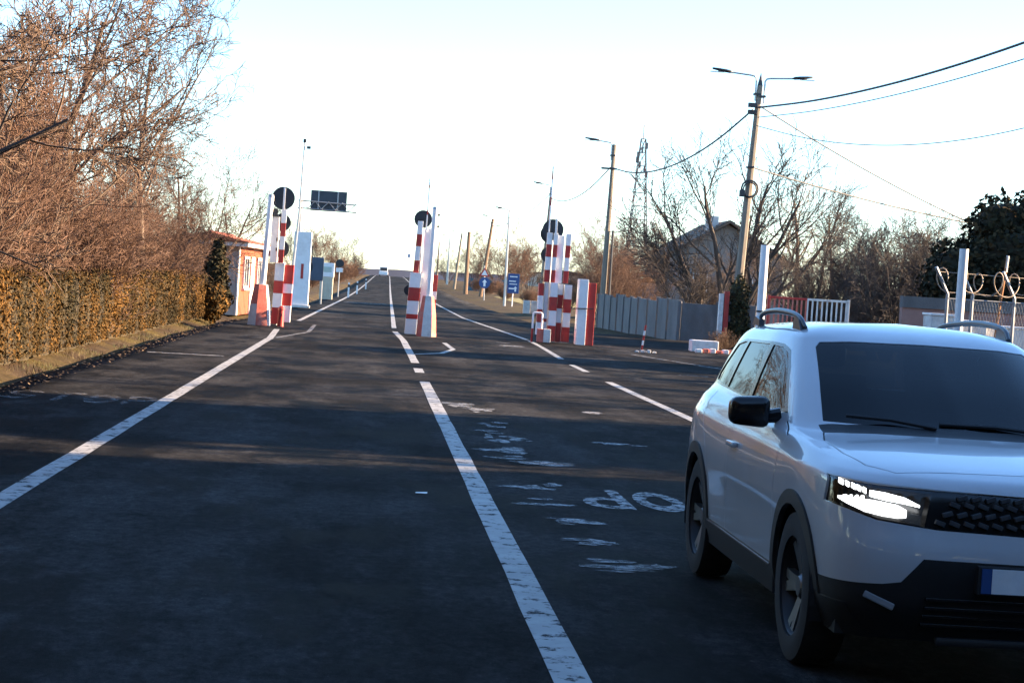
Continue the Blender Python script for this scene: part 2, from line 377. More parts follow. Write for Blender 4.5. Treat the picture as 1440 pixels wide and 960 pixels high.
for i, ch in enumerate('STOP'):          # worn word on the left shoulder
    rect_letter('road_letter', GL[ch], -4.28+i*0.47, 22.55, 0.40, 1.5, False, M_FAINT, 'worn, barely readable painted letter on the left shoulder, %s from the left' % ORD[i])

def blot(x, y, sx, sy, seed, mat=M_WORN):
    rr = random.Random(seed); mb = MB()
    for q in range(rr.randint(3, 6)):                 # what is left of a painted mark: ragged slivers
        ox, oy = x+rr.gauss(0, sx*0.45), y+rr.gauss(0, sy*0.5); w_, h_ = sx*rr.uniform(0.3, 0.85), sy*rr.uniform(0.15, 0.5); n = 14; b = len(mb.v)
        for k in range(n):
            a = 2*math.pi*k/n; r_ = rr.uniform(0.55, 1.15)
            mb.v.append((ox+math.cos(a)*w_*r_, oy+math.sin(a)*h_*r_, 0.0045+0.0004*q))
        mb.f.append(tuple(range(b, b+n)))
    return tag(mb.build('worn_paint_patch', mat, fix=False), 'worn white paint remnants left of the lane word', kind='structure')
BL = [(1.33, 26.13, 0.25, 0.6), (1.5, 25.3, 0.2, 0.5), (1.54, 23.23, 0.15, 0.4), (1.45, 21.47, 0.18, 0.5), (1.52, 20.95, 0.2, 0.5), (1.56, 19.43, 0.28, 0.55), (1.56, 18.38, 0.3, 0.5), (1.71, 18.25, 0.35, 0.35), (1.53, 16.05, 0.24, 0.35), (1.58, 14.91, 0.25, 0.25), (1.58, 13.9, 0.22, 0.3), (1.57, 12.79, 0.28, 0.2), (1.61, 11.66, 0.32, 0.22), (2.94, 21.01, 0.3, 0.4), (3.19, 26.18, 0.2, 0.5), (3.89, 53.1, 0.5, 1.8), (1.58, 22.6, 0.12, 0.4), (1.73, 20.74, 0.15, 0.3)]
for i, b in enumerate(BL): blot(*b, i+40)

# ------------------------------------------------------------------ vegetation builders
def grow(mbT, mbW, rr, p, d, length, rad, lvl, spec, thick=0.02):
    """one branch and, recursively, what grows from it. mbT takes limbs, mbW twigs"""
    nseg = spec['seg'][lvl]; pts = [p.copy()]; dirs = []
    wob = spec['wob'][lvl]; upw = spec['up'][lvl]
    q = p.copy(); dd = d.copy()
    for i in range(nseg):
        dd = (dd + Vector((rr.gauss(0, wob), rr.gauss(0, wob), rr.gauss(0, wob)*0.7 + upw))).normalized()
        q = q + dd*(length/nseg); pts.append(q.copy()); dirs.append(dd.copy())
    last = lvl >= spec['levels']-1
    tip = spec.get('tip', 0.003)
    rads = [max(tip, rad*(1 - 0.75*(i/nseg))) if not last else max(tip, rad*(1-0.7*i/nseg)) for i in range(nseg+1)]
    (mbT if rad > thick else mbW).tube(pts, rads, 7 if rad > 0.05 else (5 if rad > 0.02 else 3), cap=False)
    if last: return
    n = spec['n'][lvl]; n = max(1, int(n*rr.uniform(0.8, 1.2)+0.5))
    t0 = spec['t0'][lvl]
    for k in range(n):
        t = t0 + (1-t0)*(k+rr.random())/n
        f = t*nseg; i = min(nseg-1, int(f)); pos = pts[i].lerp(pts[i+1], f-i)
        base = dirs[i]; a = base.orthogonal().normalized(); a.rotate(Matrix.Rotation(rr.uniform(0, 2*math.pi), 3, base))
        ang = R(spec['ang'][lvl])*rr.uniform(0.65, 1.3)
        nd = (base*math.cos(ang) + a*math.sin(ang)).normalized()
        ln = length*spec['lr'][lvl]*rr.uniform(0.6, 1.15)*(1.15-0.45*t)
        rd = max(tip, min(rads[i]*0.8, rads[i]*spec['rr'][lvl]*rr.uniform(0.8, 1.1)))
        grow(mbT, mbW, rr, pos, nd, ln, rd, lvl+1, spec, thick)

def tree_mesh(seed, spec, stems):
    rr = random.Random(seed); a, b = MB(), MB()
    for (p, d, ln, rd) in stems:
        grow(a, b, rr, Vector(p), Vector(d).normalized(), ln, rd, 0, spec)
    return a, b

SPEC_TREE = dict(levels=5, seg=[7, 6, 5, 4, 3], wob=[0.07, 0.12, 0.16, 0.18, 0.2], up=[0.03, 0.06, 0.05, 0.04, 0.02], n=[8, 7, 6, 6], t0=[0.3, 0.22, 0.2, 0.15],
                 lr=[0.62, 0.55, 0.5, 0.48], rr=[0.55, 0.55, 0.55, 0.6], ang=[42, 45, 45, 45], tip=0.007)
SPEC_SLENDER = dict(levels=4, seg=[9, 6, 4, 3], wob=[0.05, 0.10, 0.14, 0.16], up=[0.04, 0.06, 0.05, 0.03], n=[18, 10, 7], t0=[0.2, 0.15, 0.1],
                 lr=[0.38, 0.45, 0.5], rr=[0.42, 0.5, 0.6], ang=[45, 42, 40], tip=0.006)
SPEC_SHRUB = dict(levels=4, seg=[6, 5, 4, 3], wob=[0.10, 0.14, 0.18, 0.2], up=[0.05, 0.06, 0.04, 0.02], n=[11, 9, 7], t0=[0.12, 0.1, 0.1],
                 lr=[0.5, 0.5, 0.48], rr=[0.6, 0.6, 0.6], ang=[36, 42, 45], tip=0.0055)
SPEC_SPREAD = dict(levels=4, seg=[8, 7, 6, 4], wob=[0.07, 0.10, 0.12, 0.15], up=[0.05, 0.07, 0.05, 0.03], n=[9, 9, 7], t0=[0.22, 0.15, 0.12],
                 lr=[0.62, 0.58, 0.5], rr=[0.5, 0.5, 0.55], ang=[34, 36, 38], tip=0.009)
SPEC_WILLOW = dict(levels=4, seg=[7, 6, 5, 5], wob=[0.06, 0.12, 0.15, 0.12], up=[0.04, 0.04, -0.02, -0.16], n=[9, 9, 9], t0=[0.35, 0.2, 0.15],
                 lr=[0.5, 0.55, 0.6], rr=[0.5, 0.5, 0.5], ang=[45, 45, 40], tip=0.006)

def fan(n, rr, tilt, ln, rd, rad0=0.1):
    out = []
    for k in range(n):
        a = 2*math.pi*(k+rr.uniform(-0.3, 0.3))/n; t = R(tilt)*rr.uniform(0.5, 1.2)
        out.append(((math.cos(a)*rad0, math.sin(a)*rad0, -0.1), (math.cos(a)*math.sin(t), math.sin(a)*math.sin(t), math.cos(t)), ln*rr.uniform(0.75, 1.1), rd*rr.uniform(0.7, 1.1)))
    return out

PROTO = {}
def plant(kind, name, loc, label, cat, group=None, scale=1.0, rz_=0.0, part2='crown', mats=(None, None), maker=None):
    """trees and shrubs: Empty > trunk, crown; repeats share their meshes"""
    root = empty(name, loc, label, cat, group); root.rotation_euler[2] = rz_
    root.scale = (scale,)*3 if not hasattr(scale, '__len__') else scale
    if kind not in PROTO:
        a, b = maker()
        ta = a.build('trunk', mats[0], root, smooth=True, fix=False) if a.v else None
        tb = b.build(part2, mats[1], root, smooth=True, fix=False)
        PROTO[kind] = (ta.data if ta else None, tb.data)
    else:
        da, db = PROTO[kind]
        for nm, dat, mt in (('trunk', da, mats[0]), (part2, db, mats[1])):
            if dat:
                o = bpy.data.objects.new(nm, dat); C.objects.link(o); o.parent = root
                if dat.materials[0] != mt: o.material_slots[0].link = 'OBJECT'; o.material_slots[0].material = mt
    return root

def mk_tree(seed, h, r0, lean=(0, 0), spec=SPEC_TREE):
    return lambda: tree_mesh(seed, spec, [((0, 0, -0.15), (lean[0], lean[1], 1), h, r0)])
def mk_shrub(seed, n, h, r0, tilt=22, spec=SPEC_SHRUB, rad0=0.25):
    return lambda: tree_mesh(seed, spec, fan(n, random.Random(seed), tilt, h, r0, rad0))

def leaves(mb, rr, blobs, n, size, jit=0.25, aspect=0.55, hollow=0.55):
    """leaf sprays spread through ellipsoids (cx,cy,cz,rx,ry,rz)"""
    vol = [b[3]*b[4]*b[5] for b in blobs]; tot = sum(v**0.67 for v in vol)
    for b, v in zip(blobs, vol):
        k = int(n*v**0.67/tot)
        for _ in range(k):
            d = Vector((rr.gauss(0, 1), rr.gauss(0, 1), rr.gauss(0, 1))).normalized()
            r_ = (hollow+(1-hollow)*rr.random()**0.5)*(1+jit*noise.noise(d*2.3+Vector((b[0], b[1], b[2]))))
            p = Vector((b[0]+d.x*b[3]*r_, b[1]+d.y*b[4]*r_, b[2]+d.z*b[5]*r_))
            leaf(mb, rr, p, d, size*rr.uniform(0.6, 1.3), aspect)
def leaf(mb, rr, p, d, s, aspect, tint=None):
    nrm = (d + Vector((rr.gauss(0, .7), rr.gauss(0, .7), rr.gauss(0, .7)))).normalized()
    u = nrm.orthogonal().normalized(); u.rotate(Matrix.Rotation(rr.uniform(0, 6.283), 3, nrm)); v = nrm.cross(u)
    u = u*s; v = v*s*aspect
    tn = rr.random() if tint is None else max(0, min(1, tint+rr.gauss(0, 0.12)))
    mb.quad(p-u, p-v*0.9, p+u, p+v, tn)

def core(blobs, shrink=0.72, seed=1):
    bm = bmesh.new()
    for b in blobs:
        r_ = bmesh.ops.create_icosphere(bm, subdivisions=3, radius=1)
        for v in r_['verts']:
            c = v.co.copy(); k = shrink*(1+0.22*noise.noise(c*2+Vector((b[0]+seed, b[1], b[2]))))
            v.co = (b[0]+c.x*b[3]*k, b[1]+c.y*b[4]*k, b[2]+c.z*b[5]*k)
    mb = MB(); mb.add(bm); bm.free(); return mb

T_HEDGE = [(0.0, (0.012, 0.011, 0.003)), (0.35, (0.038, 0.024, 0.005)), (0.65, (0.090, 0.045, 0.008)), (1.0, (0.145, 0.072, 0.014))]
T_GREEN = [(0.0, (0.010, 0.011, 0.005)), (0.6, (0.026, 0.023, 0.009)), (1.0, (0.070, 0.042, 0.016))]
T_IVY = [(0.0, (0.012, 0.015, 0.006)), (0.5, (0.035, 0.034, 0.010)), (1.0, (0.08, 0.06, 0.02))]
M_HEDGE = pmat('browned_hedge_foliage', (0.2, 0.12, 0.02), 0.85, 0.25, 1.2, tint=T_HEDGE, spec=0.2)
M_CONIFER = pmat('dark_conifer_foliage', (0.03, 0.04, 0.01), 0.85, 0.25, 1.2, tint=T_GREEN, spec=0.2)
M_IVY = pmat('ivy_foliage', (0.06, 0.06, 0.015), 0.75, 0.25, 1.2, tint=T_IVY, spec=0.3)
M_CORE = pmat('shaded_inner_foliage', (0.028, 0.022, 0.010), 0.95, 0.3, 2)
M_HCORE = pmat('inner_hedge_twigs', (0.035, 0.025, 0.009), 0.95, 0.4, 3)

def evergreen(name, loc, blobs, n, size, label, mat, cat='tree', group=None, seed=1, trunk_h=None, cmat=None, rz_=0, scale=1, key=None):
    root = empty(name, loc, label, cat, group); root.rotation_euler[2] = rz_; root.scale = (scale,)*3
    if key and key in PROTO:
        for nm, dat in PROTO[key]:
            o = bpy.data.objects.new(nm, dat); C.objects.link(o); o.parent = root
        return root
    mb = MB(); leaves(mb, random.Random(seed), blobs, n, size)
    f = mb.build('crown', mat, root, fix=False)
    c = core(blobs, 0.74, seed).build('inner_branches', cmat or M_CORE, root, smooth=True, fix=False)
    parts = [('crown', f.data), ('inner_branches', c.data)]
    if trunk_h:
        t = MB().tube([(0, 0, -0.2), (0.05, 0, trunk_h*0.5), (0, 0.03, trunk_h)], [0.2, 0.16, 0.06], 8).build('trunk', M_BARKD, root, smooth=True)
        parts.append(('trunk', t.data))
    if key: PROTO[key] = parts
    return root

# ------------------------------------------------------------------ left side: hedge, thicket, trees
def build_hedge():
    root = empty('hedge', (-5.85, 42, 0), 'long clipped hedge of browned foliage along the left verge', 'hedge')
    rr = random.Random(11); mb = MB()
    def prof(y):                                     # half width and height along the hedge, with bushes and gaps
        g = 0.5+0.5*math.cos(y*2*math.pi/1.55+2*noise.noise(Vector((y*0.3, 0, 0))))
        dip = 0.34*(1-g)**3
        return 0.62*(1-dip*0.9), 1.40*(1-dip*0.5)+0.10*noise.noise(Vector((y*0.7, 5, 0)))
    for i in range(90000):
        y = rr.uniform(-22, 20.5); hw, h = prof(y)
        u = rr.random()
        if u < 0.62: a = rr.uniform(0, 1); X = hw*(0.80+0.26*a); Z = rr.uniform(0.05, 1)*h; d = Vector((1, 0, 0.2)); X *= (1-0.10*(Z/h)**6)
        elif u < 0.88: X = rr.uniform(-1, 1)*hw; Z = h*rr.uniform(0.86, 1.06); d = Vector((0, 0, 1))
        else: X = -hw*rr.uniform(0.8, 1.05); Z = rr.uniform(0.1, 1)*h; d = Vector((-1, 0, 0.2))
        X += 0.10*noise.noise(Vector((y*1.7, Z*2.2, 1))); yy = y
        t = 0.44+0.75*noise.noise(Vector((y*0.8, Z*0.6, 7))) + 0.35*noise.noise(Vector((y*2.6, Z*1.4, 2)))
        leaf(mb, rr, Vector((X, yy, Z)), d, rr.uniform(0.018, 0.045), 0.4, t)
    for x_, s_ in ((-22, -1), (20.5, 1)):
        for i in range(900):
            hw, h = prof(x_); leaf(mb, rr, Vector((rr.uniform(-1, 1)*hw, x_+s_*rr.uniform(-0.05, 0.12), rr.uniform(0.05, 1)*h)), Vector((0, s_, 0.2)), rr.uniform(0.03, 0.075), 0.4, 0.35)
    mb.build('foliage', M_HEDGE, root, fix=False)['kind'] = 'stuff'
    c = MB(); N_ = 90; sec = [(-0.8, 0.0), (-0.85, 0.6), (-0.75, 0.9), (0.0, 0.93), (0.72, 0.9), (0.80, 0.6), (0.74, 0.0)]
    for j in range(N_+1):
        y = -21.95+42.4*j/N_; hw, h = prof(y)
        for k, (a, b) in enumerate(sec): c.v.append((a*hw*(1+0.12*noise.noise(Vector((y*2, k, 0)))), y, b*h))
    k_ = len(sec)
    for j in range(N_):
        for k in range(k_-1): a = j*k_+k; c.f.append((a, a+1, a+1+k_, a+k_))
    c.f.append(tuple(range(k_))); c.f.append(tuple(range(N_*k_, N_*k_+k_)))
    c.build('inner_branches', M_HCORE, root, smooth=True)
build_hedge()

BK = (M_BARK, M_TWIG)
plant('t1', 'bare_tree', (-6.75, 36.5, 0), 'thick forked bare tree rising behind the near hedge', 'tree', scale=1.0, mats=BK,
      maker=lambda: tree_mesh(3, SPEC_TREE, [((0, 0, -0.1), (0.06, -0.05, 1), 6.4, 0.14), ((0.15, 0.1, -0.1), (0.34, 0.1, 1), 4.8, 0.085), ((-0.1, 0, -0.1), (-0.35, -0.15, 1), 5.4, 0.10)]))
plant('t0', 'bare_tree', (-8.2, 25.5, 0), 'bare tree off the left edge reaching branches into the top corner', 'tree', mats=(M_BARKD, M_TWIG),
      maker=lambda: tree_mesh(8, SPEC_TREE, [((0, 0, -0.1), (0.12, 0.05, 1), 6.2, 0.2), ((0.1, 0.1, 1.6), (0.95, 0.25, 0.42), 4.4, 0.09), ((0.05, 0.1, 2.5), (0.85, 0.4, 0.40), 4.2, 0.09)]), rz_=0.0)
plant('t3', 'bare_tree', (-6.1, 52, 0), 'tall bare tree with wide thin branches beyond the thicket', 'tree', mats=(M_BARK, M_TWIGD), maker=mk_tree(27, 7.4, 0.12, (0.02, 0), SPEC_TREE))
LT = [(-9.4, 34, 's1', 1.0, 0.3, 'bare tree standing deep in the left thicket, nearest the camera'), (-9.8, 44, 't1', 1.02, 2.2, 'broad bare tree behind the middle of the left thicket'),
      (-8.4, 47, 't2', 1.0, 1.4, 'slim bare tree in the middle of the left thicket'), (-7.6, 57, 't2', 0.93, 3.9, 'slim bare tree at the far end of the left thicket'),
      (-10.5, 55, 't1', 0.95, 4.4, 'broad bare tree behind the far end of the left thicket'), (-11.6, 39, 't0', 1.05, 1.2, 'tall bare tree at the back of the left thicket'), (-9.0, 29.5, 't1', 1.1, 0.9, 'bare tree at the left edge behind the near hedge end'), (-10.2, 36, 't2', 1.15, 2.9, 'slim tall bare tree near the left edge')]
for x, y, k, sc, a, lab in LT:
    if k == 's1': plant('s1', 'bare_tree', (x, y, 0), lab, 'tree', 'bare trees of the left thicket', sc, a, mats=BK, maker=mk_tree(33, 7.2, 0.13, (0.05, 0.02), SPEC_TREE))
    else: plant(k, 'bare_tree', (x, y, 0), lab, 'tree', 'bare trees of the left thicket', sc, a, mats=BK if k != 't0' else (M_BARKD, M_TWIG), maker=mk_tree(21, 7.6, 0.11, (0.03, 0), SPEC_SLENDER) if k == 't2' else None)
rr = random.Random(77)
SH = [(-6.9, 30.5), (-7.5, 33.5), (-7.0, 36.2), (-7.9, 39.5), (-7.0, 42), (-7.8, 44.5), (-6.9, 47), (-7.7, 49.5), (-6.9, 52.5), (-7.8, 55), (-7.0, 57.5), (-9.0, 37), (-9.2, 41), (-9.2, 51), (-6.6, 60.5), (-8.9, 31), (-6.3, 64.6), (-6.9, 66)]
for i, (x, y) in enumerate(SH):
    k = 'sh%d' % (i % 3)
    plant(k, 'bare_shrub', (x, y, 0), 'russet bare twiggy shrub in the thicket behind the hedge' if i not in (0, 10, 13) else 'russet bare shrub behind the hedge, ' + {0: 'nearest the camera in the front row', 10: 'last in the front row before the hut', 13: 'far back near the hut'}[i], 'shrub', 'russet shrubs behind the left hedge', rr.uniform(0.70, 1.0)*(1.0 if y < 52 else 0.9), rr.uniform(0, 6.28),
          mats=(M_BARK, M_TWIGR), maker=mk_shrub(50+i % 3, 9, [4.4, 5.0, 3.8][i % 3], 0.04))
# low undergrowth filling the foot of the thicket
for i, (x, y) in enumerate([(-7.0, 29), (-7.1, 34.5), (-6.9, 40), (-6.9, 45.2), (-6.9, 50.5), (-6.9, 55.5)]):
    plant('ug', 'bramble_bush', (x, y, 0), 'low tangled bramble bush over the hedge top, %s from the camera' % ['first', 'second', 'third', 'fourth', 'fifth', 'sixth'][i], 'bush', 'brambles behind the left hedge', 1.0+0.1*(i % 3), i*1.3, mats=(M_BARK, M_TWIGR), maker=mk_shrub(90, 14, 2.0, 0.018, 38))
evergreen('cypress_shrub', (-5.15, 63.2, 0), [(0, 0, 0.7, .62, .62, .8), (0.05, 0, 1.5, .42, .42, .7), (0.1, 0.0, 2.1, .22, .22, .5)], 5200, 0.07, 'dark little cypress shrub in front of the hut', M_CONIFER, 'shrub', seed=4, trunk_h=1.2)
evergreen('clipped_bush', (-5.0, 61.6, 0), [(0, 0, 0.55, .5, .7, .62)], 2600, 0.06, 'low browned bush at the end of the hedge by the hut', M_HEDGE, 'bush', seed=6, cmat=M_HCORE)
# trees behind the hut
for i, (x, y, sc, a, lab) in enumerate([(-8.6, 86, 0.85, 0.5, 'bare dark tree behind the red-roofed hut'), (-7.0, 92, 0.70, 2.5, 'smaller bare tree right behind the hut roof'), (-11.5, 90, 0.95, 4.0, 'bare tree at the back left of the hut')]):
    plant('s1', 'bare_tree', (x, y, 0), lab, 'tree', 'bare trees behind the hut', sc, a, mats=(M_BARKD, M_TWIGD), maker=mk_tree(33, 7.2, 0.13, (0.05, 0.02), SPEC_TREE))
for i, (x, y, s_) in enumerate([(-6.0, 100, 0.6), (-5.2, 108, 0.5), (-5.0, 118, 0.45)]):
    plant('sh2', 'bare_shrub', (x, y, 0), 'brown roadside shrub near the white pylon, %s of three' % ['nearest', 'middle', 'farthest'][i], 'shrub', 'shrubs by the pylon', s_, i, mats=(M_BARK, M_TWIGR), maker=mk_shrub(52, 9, 3.8, 0.04))

# verge litter: grass tufts and fallen leaves
def verge():
    rr = random.Random(9); mb = MB(); lv = MB()
    for i in range(9000):
        Y = rr.uniform(20, 64); X = xl(Y)-0.12-abs(rr.gauss(0, 0.55))
        if X < -5.9: continue
        if noise.noise(Vector((X*1.2, Y*0.45, 0))) < -0.02: continue
        z = gz(X, Y); h = rr.uniform(0.03, 0.10); a = rr.uniform(0, 6.28); w_ = 0.006
        dx, dy = math.cos(a)*w_, math.sin(a)*w_; lx, ly = rr.gauss(0, 0.03), rr.gauss(0, 0.03)
        mb.tri((X-dx, Y-dy, z-0.01), (X+dx, Y+dy, z-0.01), (X+lx, Y+ly, z+h), min(1, max(0, 0.45+0.9*noise.noise(Vector((X, Y*0.3, 9)))+rr.gauss(0, .15))))
    tag(mb.build('verge_grass', pmat('verge_grass_blades', (0.2, 0.2, 0.05), 0.8, 0.2, 2, tint=[(0, (0.03, 0.045, 0.01)), (0.5, (0.07, 0.065, 0.018)), (1, (0.16, 0.12, 0.055))]), fix=False), 'thin tufts of grass on the left verge', 'grass', kind='stuff')
    for i in range(2600):
        Y = rr.uniform(20, 64); X = xl(Y)+0.35-abs(rr.gauss(0, 0.7))
        if X < -6: continue
        z = gz(X, Y) if X < xl(Y)-0.05 else 0.002
        leaf(lv, rr, Vector((X, Y, z+0.012)), Vector((0, 0, 3.5)), rr.uniform(0.015, 0.035), 0.6)
    tag(lv.build('fallen_leaves', pmat('dead_leaves', (0.25, 0.13, 0.05), 0.85, 0.2, 3, tint=[(0, (0.03, 0.02, 0.01)), (0.5, (0.10, 0.058, 0.025)), (1, (0.19, 0.125, 0.065))]), fix=False), 'fallen dead leaves along the left verge', 'leaves', kind='stuff')
verge()

# ------------------------------------------------------------------ right side vegetation
plant('r1', 'bare_tree', (15.9, 86, 0), 'big spreading bare tree behind the concrete panel fence', 'tree', scale=1.25, mats=(M_BARKD, M_TWIGD),
      maker=lambda: tree_mesh(14, SPEC_SPREAD, [((0, 0, 0), (-0.75, 0.1, 1), 5.0, 0.16), ((0.1, 0, 0), (-0.25, -0.2, 1), 5.6, 0.15), ((0.2, 0, 0), (0.12, 0.2, 1), 5.8, 0.17), ((0.3, 0, 0), (0.55, 0, 1), 5.4, 0.16), ((0.3, 0, 0), (1.0, 0.1, 0.8), 4.8, 0.14), ((-0.1, 0, 0), (-1.0, -0.2, 0.75), 4.2, 0.1)]))
plant('r2', 'bare_tree', (13.9, 84, 0), 'low leaning bare tree at the left of the spreading tree', 'tree', scale=0.85, mats=(M_BARKD, M_TWIGD),
      maker=lambda: tree_mesh(15, SPEC_SPREAD, [((0, 0, 0), (-0.55, 0.1, 1), 3.6, 0.09), ((0.1, 0, 0), (-0.15, -0.2, 1), 3.2, 0.09), ((0.1, 0, 0), (0.4, -0.2, 1), 3.0, 0.08)]))
plant('r3', 'bare_tree', (20.2, 87, 0), 'thin upright bare tree right of the spreading tree', 'tree', mats=(M_BARKD, M_TWIGD), scale=0.88, rz_=1.0, maker=mk_tree(24, 7.8, 0.12, (0.10, 0), SPEC_SLENDER))
for i, (x, y, sc, a, lab) in enumerate([(26.5, 118, 1.0, 0, 'golden drooping willow behind the spreading tree'), (29.5, 122, 0.9, 2, 'golden willow at the right behind the thin tree')]):
    plant('wil', 'willow_tree', (x, y, 0), lab, 'tree', 'golden willows', sc, a, mats=(M_BARK, M_TWIGY), maker=mk_tree(44, 8.2, 0.2, (0.02, 0), SPEC_WILLOW))
DS = [(16.9, 62, 0.92), (18.6, 63, 1.05), (17.7, 66, 1.0), (19.8, 65, 1.05), (20.6, 68, 0.95), (15.9, 68, 0.8)]
for i, (x, y, sc) in enumerate(DS):
    plant('ds%d' % (i % 2), 'bare_shrub', (x, y, 0), 'tall dark bare shrub behind the compound gate, ' + ['front left one', 'front middle one', 'behind the front pair', 'front right one', 'rightmost and farthest', 'leftmost and smallest'][i], 'shrub', 'dark shrubs behind the gate', sc, i*1.1,
          mats=(M_BARKD, M_TWIGD), maker=mk_shrub(60+i % 2, 12, 4.0, 0.06, 26))
for i, (x, y, sc) in enumerate([(18.0, 92, 0.75), (22.0, 95, 0.85), (24.5, 96, 0.9), (16.4, 93, 0.6)]):
    plant('sh%d' % (i % 3), 'bare_shrub', (x, y, 0), 'brown bare shrub in the yard behind the panel fence, %s from the left' % ['second', 'third', 'fourth', 'first'][i], 'shrub', 'brown shrubs behind the fence', sc, i, mats=(M_BARKD, M_TWIG), maker=mk_shrub(50+i % 3, 9, [4.4, 5.0, 3.8][i % 3], 0.04))
for i, (x, y, sc) in enumerate([(12.6, 104, 0.9), (13.8, 112, 1.0), (12.2, 120, 0.8), (14.9, 108, 0.9), (16.0, 118, 1.0)]):
    plant('sh%d' % (i % 3), 'bare_shrub', (x, y, 0), 'russet bare shrub behind the second lamp pole, %s from the camera' % ['nearest', 'third', 'fifth', 'second', 'fourth'][i], 'shrub', 'russet shrubs by the lamp pole', sc, i*2, mats=(M_BARK, M_TWIGR), maker=mk_shrub(50+i % 3, 9, [4.4, 5.0, 3.8][i % 3], 0.04))
EG = [(0, 0, 1.6, 1.9, 1.9, 1.7), (0.3, 0, 2.9, 1.5, 1.5, 1.4), (0.1, 0.1, 3.8, 0.9, 0.9, 0.9), (1.0, 0, 3.1, 1.0, 1.0, 1.5), (-0.9, 0, 2.4, 1.0, 1.0, 1.2), (0.7, 0.2, 4.1, 0.35, 0.35, 0.8)]
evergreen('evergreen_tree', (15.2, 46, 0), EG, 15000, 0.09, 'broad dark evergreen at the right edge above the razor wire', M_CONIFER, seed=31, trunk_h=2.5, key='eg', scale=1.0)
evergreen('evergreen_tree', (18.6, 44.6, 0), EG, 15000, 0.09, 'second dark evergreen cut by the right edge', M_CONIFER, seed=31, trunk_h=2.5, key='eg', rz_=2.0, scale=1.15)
evergreen('ivy_bush', (12.78, 66.3, 0), [(0, 0, 0.8, .46, .46, 1.0), (0, 0, 1.7, .40, .4, .85), (-0.05, 0, 0.4, .5, .45, .6)], 4200, 0.07, 'ivy clump wrapping the foot of the nearest lamp pole', M_IVY, 'bush', seed=8)
# conifers and bare trees of the compound, right of the picture: they throw the shade over the near road
CF = [(0, 0, 2.0, 2.3, 2.3, 2.0), (0, 0, 4.2, 2.0, 2.0, 2.2), (0, 0, 6.4, 1.5, 1.5, 2.0), (0, 0, 8.2, 0.9, 0.9, 1.6)]
for i, (x, y, sc) in enumerate([(19, -9, 1.05), (20, -5, 1.0), (18.5, -1.5, 1.1), (20, 1.8, 1.0), (19, 5, 1.1), (20.2, 8.2, 1.05), (18.6, 11.2, 1.05), (20, 14.2, 1.0), (19, 16.6, 0.85), (20, 21.4, 1.0), (18.6, 23.8, 0.85), (24, 3, 1.1), (24.5, 9.5, 1.1), (24, -3, 1.1), (24, 13.5, 1.0), (24.5, 22.5, 1.0)]):
    evergreen('conifer_tree', (x, y, 0), CF, 5200, 0.16, 'tall dark conifer outside the picture to the right, %s of its row' % ORD[i], M_CONIFER, group='conifers right of the picture', seed=70, trunk_h=3, key='cf', rz_=i*1.7, scale=sc*1.25)
for i, (x, y, k, sc) in enumerate([(20, 28.5, 't2', 1.0), (24, 33.0, 't2', 0.95), (22, 38.5, 't2', 0.85), (25, 49.5, 't2', 0.8), (27, 54.5, 't2', 0.75)]):
    plant(k, 'bare_tree', (x, y, 0), 'bare tree outside the picture to the right, %s from the camera' % ORD[i], 'tree', 'bare trees right of the picture', sc, i*1.9, mats=BK if k != 't0' else (M_BARKD, M_TWIG))
# unseen conifers added behind and left of the camera to block low sky light
for i, (x, y, sc) in enumerate([(-11, -4, 1.0), (-12, 1.5, 1.05), (-11, 7, 0.95), (-12.5, 12, 1.0), (-11.5, 17, 0.85), (-10, -9, 1.1), (-8, -14, 1.1), (14, -16, 1.15), (10, -20, 1.1), (6.5, -24, 1.15), (-3, -24, 1.1), (-6, -19, 1.1), (2, -27, 1.15), (17, -12, 1.1)]):
    evergreen('conifer_tree', (x, y, 0), CF, 5200, 0.16, 'added unseen conifer blocking sky light behind the camera or off the left edge, %s of its row' % ORD[i], M_CONIFER, group='added conifers behind the camera', seed=70, trunk_h=3, key='cf', rz_=i*1.3, scale=sc*1.55)
# low scrub on the far verges
for i, (x, y, sc) in enumerate([(13.6, 165, 0.55), (14.6, 176, 0.6), (13.2, 190, 0.6), (14.0, 205, 0.7), (13.4, 222, 0.7), (15.2, 238, 0.8), (13.8, 252, 0.8), (-6.5, 150, 0.7), (-5.6, 175, 0.8), (-5.0, 200, 0.9), (-4.2, 235, 1.0), (-3.6, 270, 1.1), (-3.2, 310, 1.2), (-6.2, 330, 1.5)]):
    plant('ug', 'scrub_bush', (x, y, gz(x, y)), 'low brown scrub bush on the far %s verge, %s from the camera' % (('right', ORD[i]) if i < 7 else ('left', ORD[i-7])), 'bush', 'scrub on the far verges', sc, i*1.1, mats=(M_BARK, M_TWIGR), maker=mk_shrub(90, 14, 2.0, 0.018, 38))
# far bushes
for i, (x, y, s_, mt) in enumerate([(-12, 420, 2.2, 0), (-8, 440, 1.8, 1), (-4, 470, 1.5, 1), (16, 300, 1.6, 0), (19, 280, 1.9, 0), (23, 300, 2.0, 0), (27, 330, 1.9, 1), (14, 360, 1.3, 1), (12, 420, 1.2, 0), (40, 320, 1.6, 0), (-16, 380, 1.8, 1)]):
    s_ *= 0.85
    plant('sh%d' % (i % 3), 'bare_shrub', (x, y, gz(x, y)-0.1), 'far bare shrub ' + ['on the left bank, second from the left', 'on the left bank, third from the left', 'on the left bank, nearest the crest', 'right of the road beside the teal shed', 'over the teal shed, left one', 'over the teal shed, middle one', 'over the teal shed, right one', 'left of the teal shed', 'right of the road crest', 'behind the blue board', 'on the left bank, leftmost'][i], 'shrub', 'far shrubs near the crest', s_, i, mats=(M_BARKD, (M_TWIGR, M_TWIGD)[mt]), maker=mk_shrub(50+i % 3, 9, [4.4, 5.0, 3.8][i % 3], 0.04))

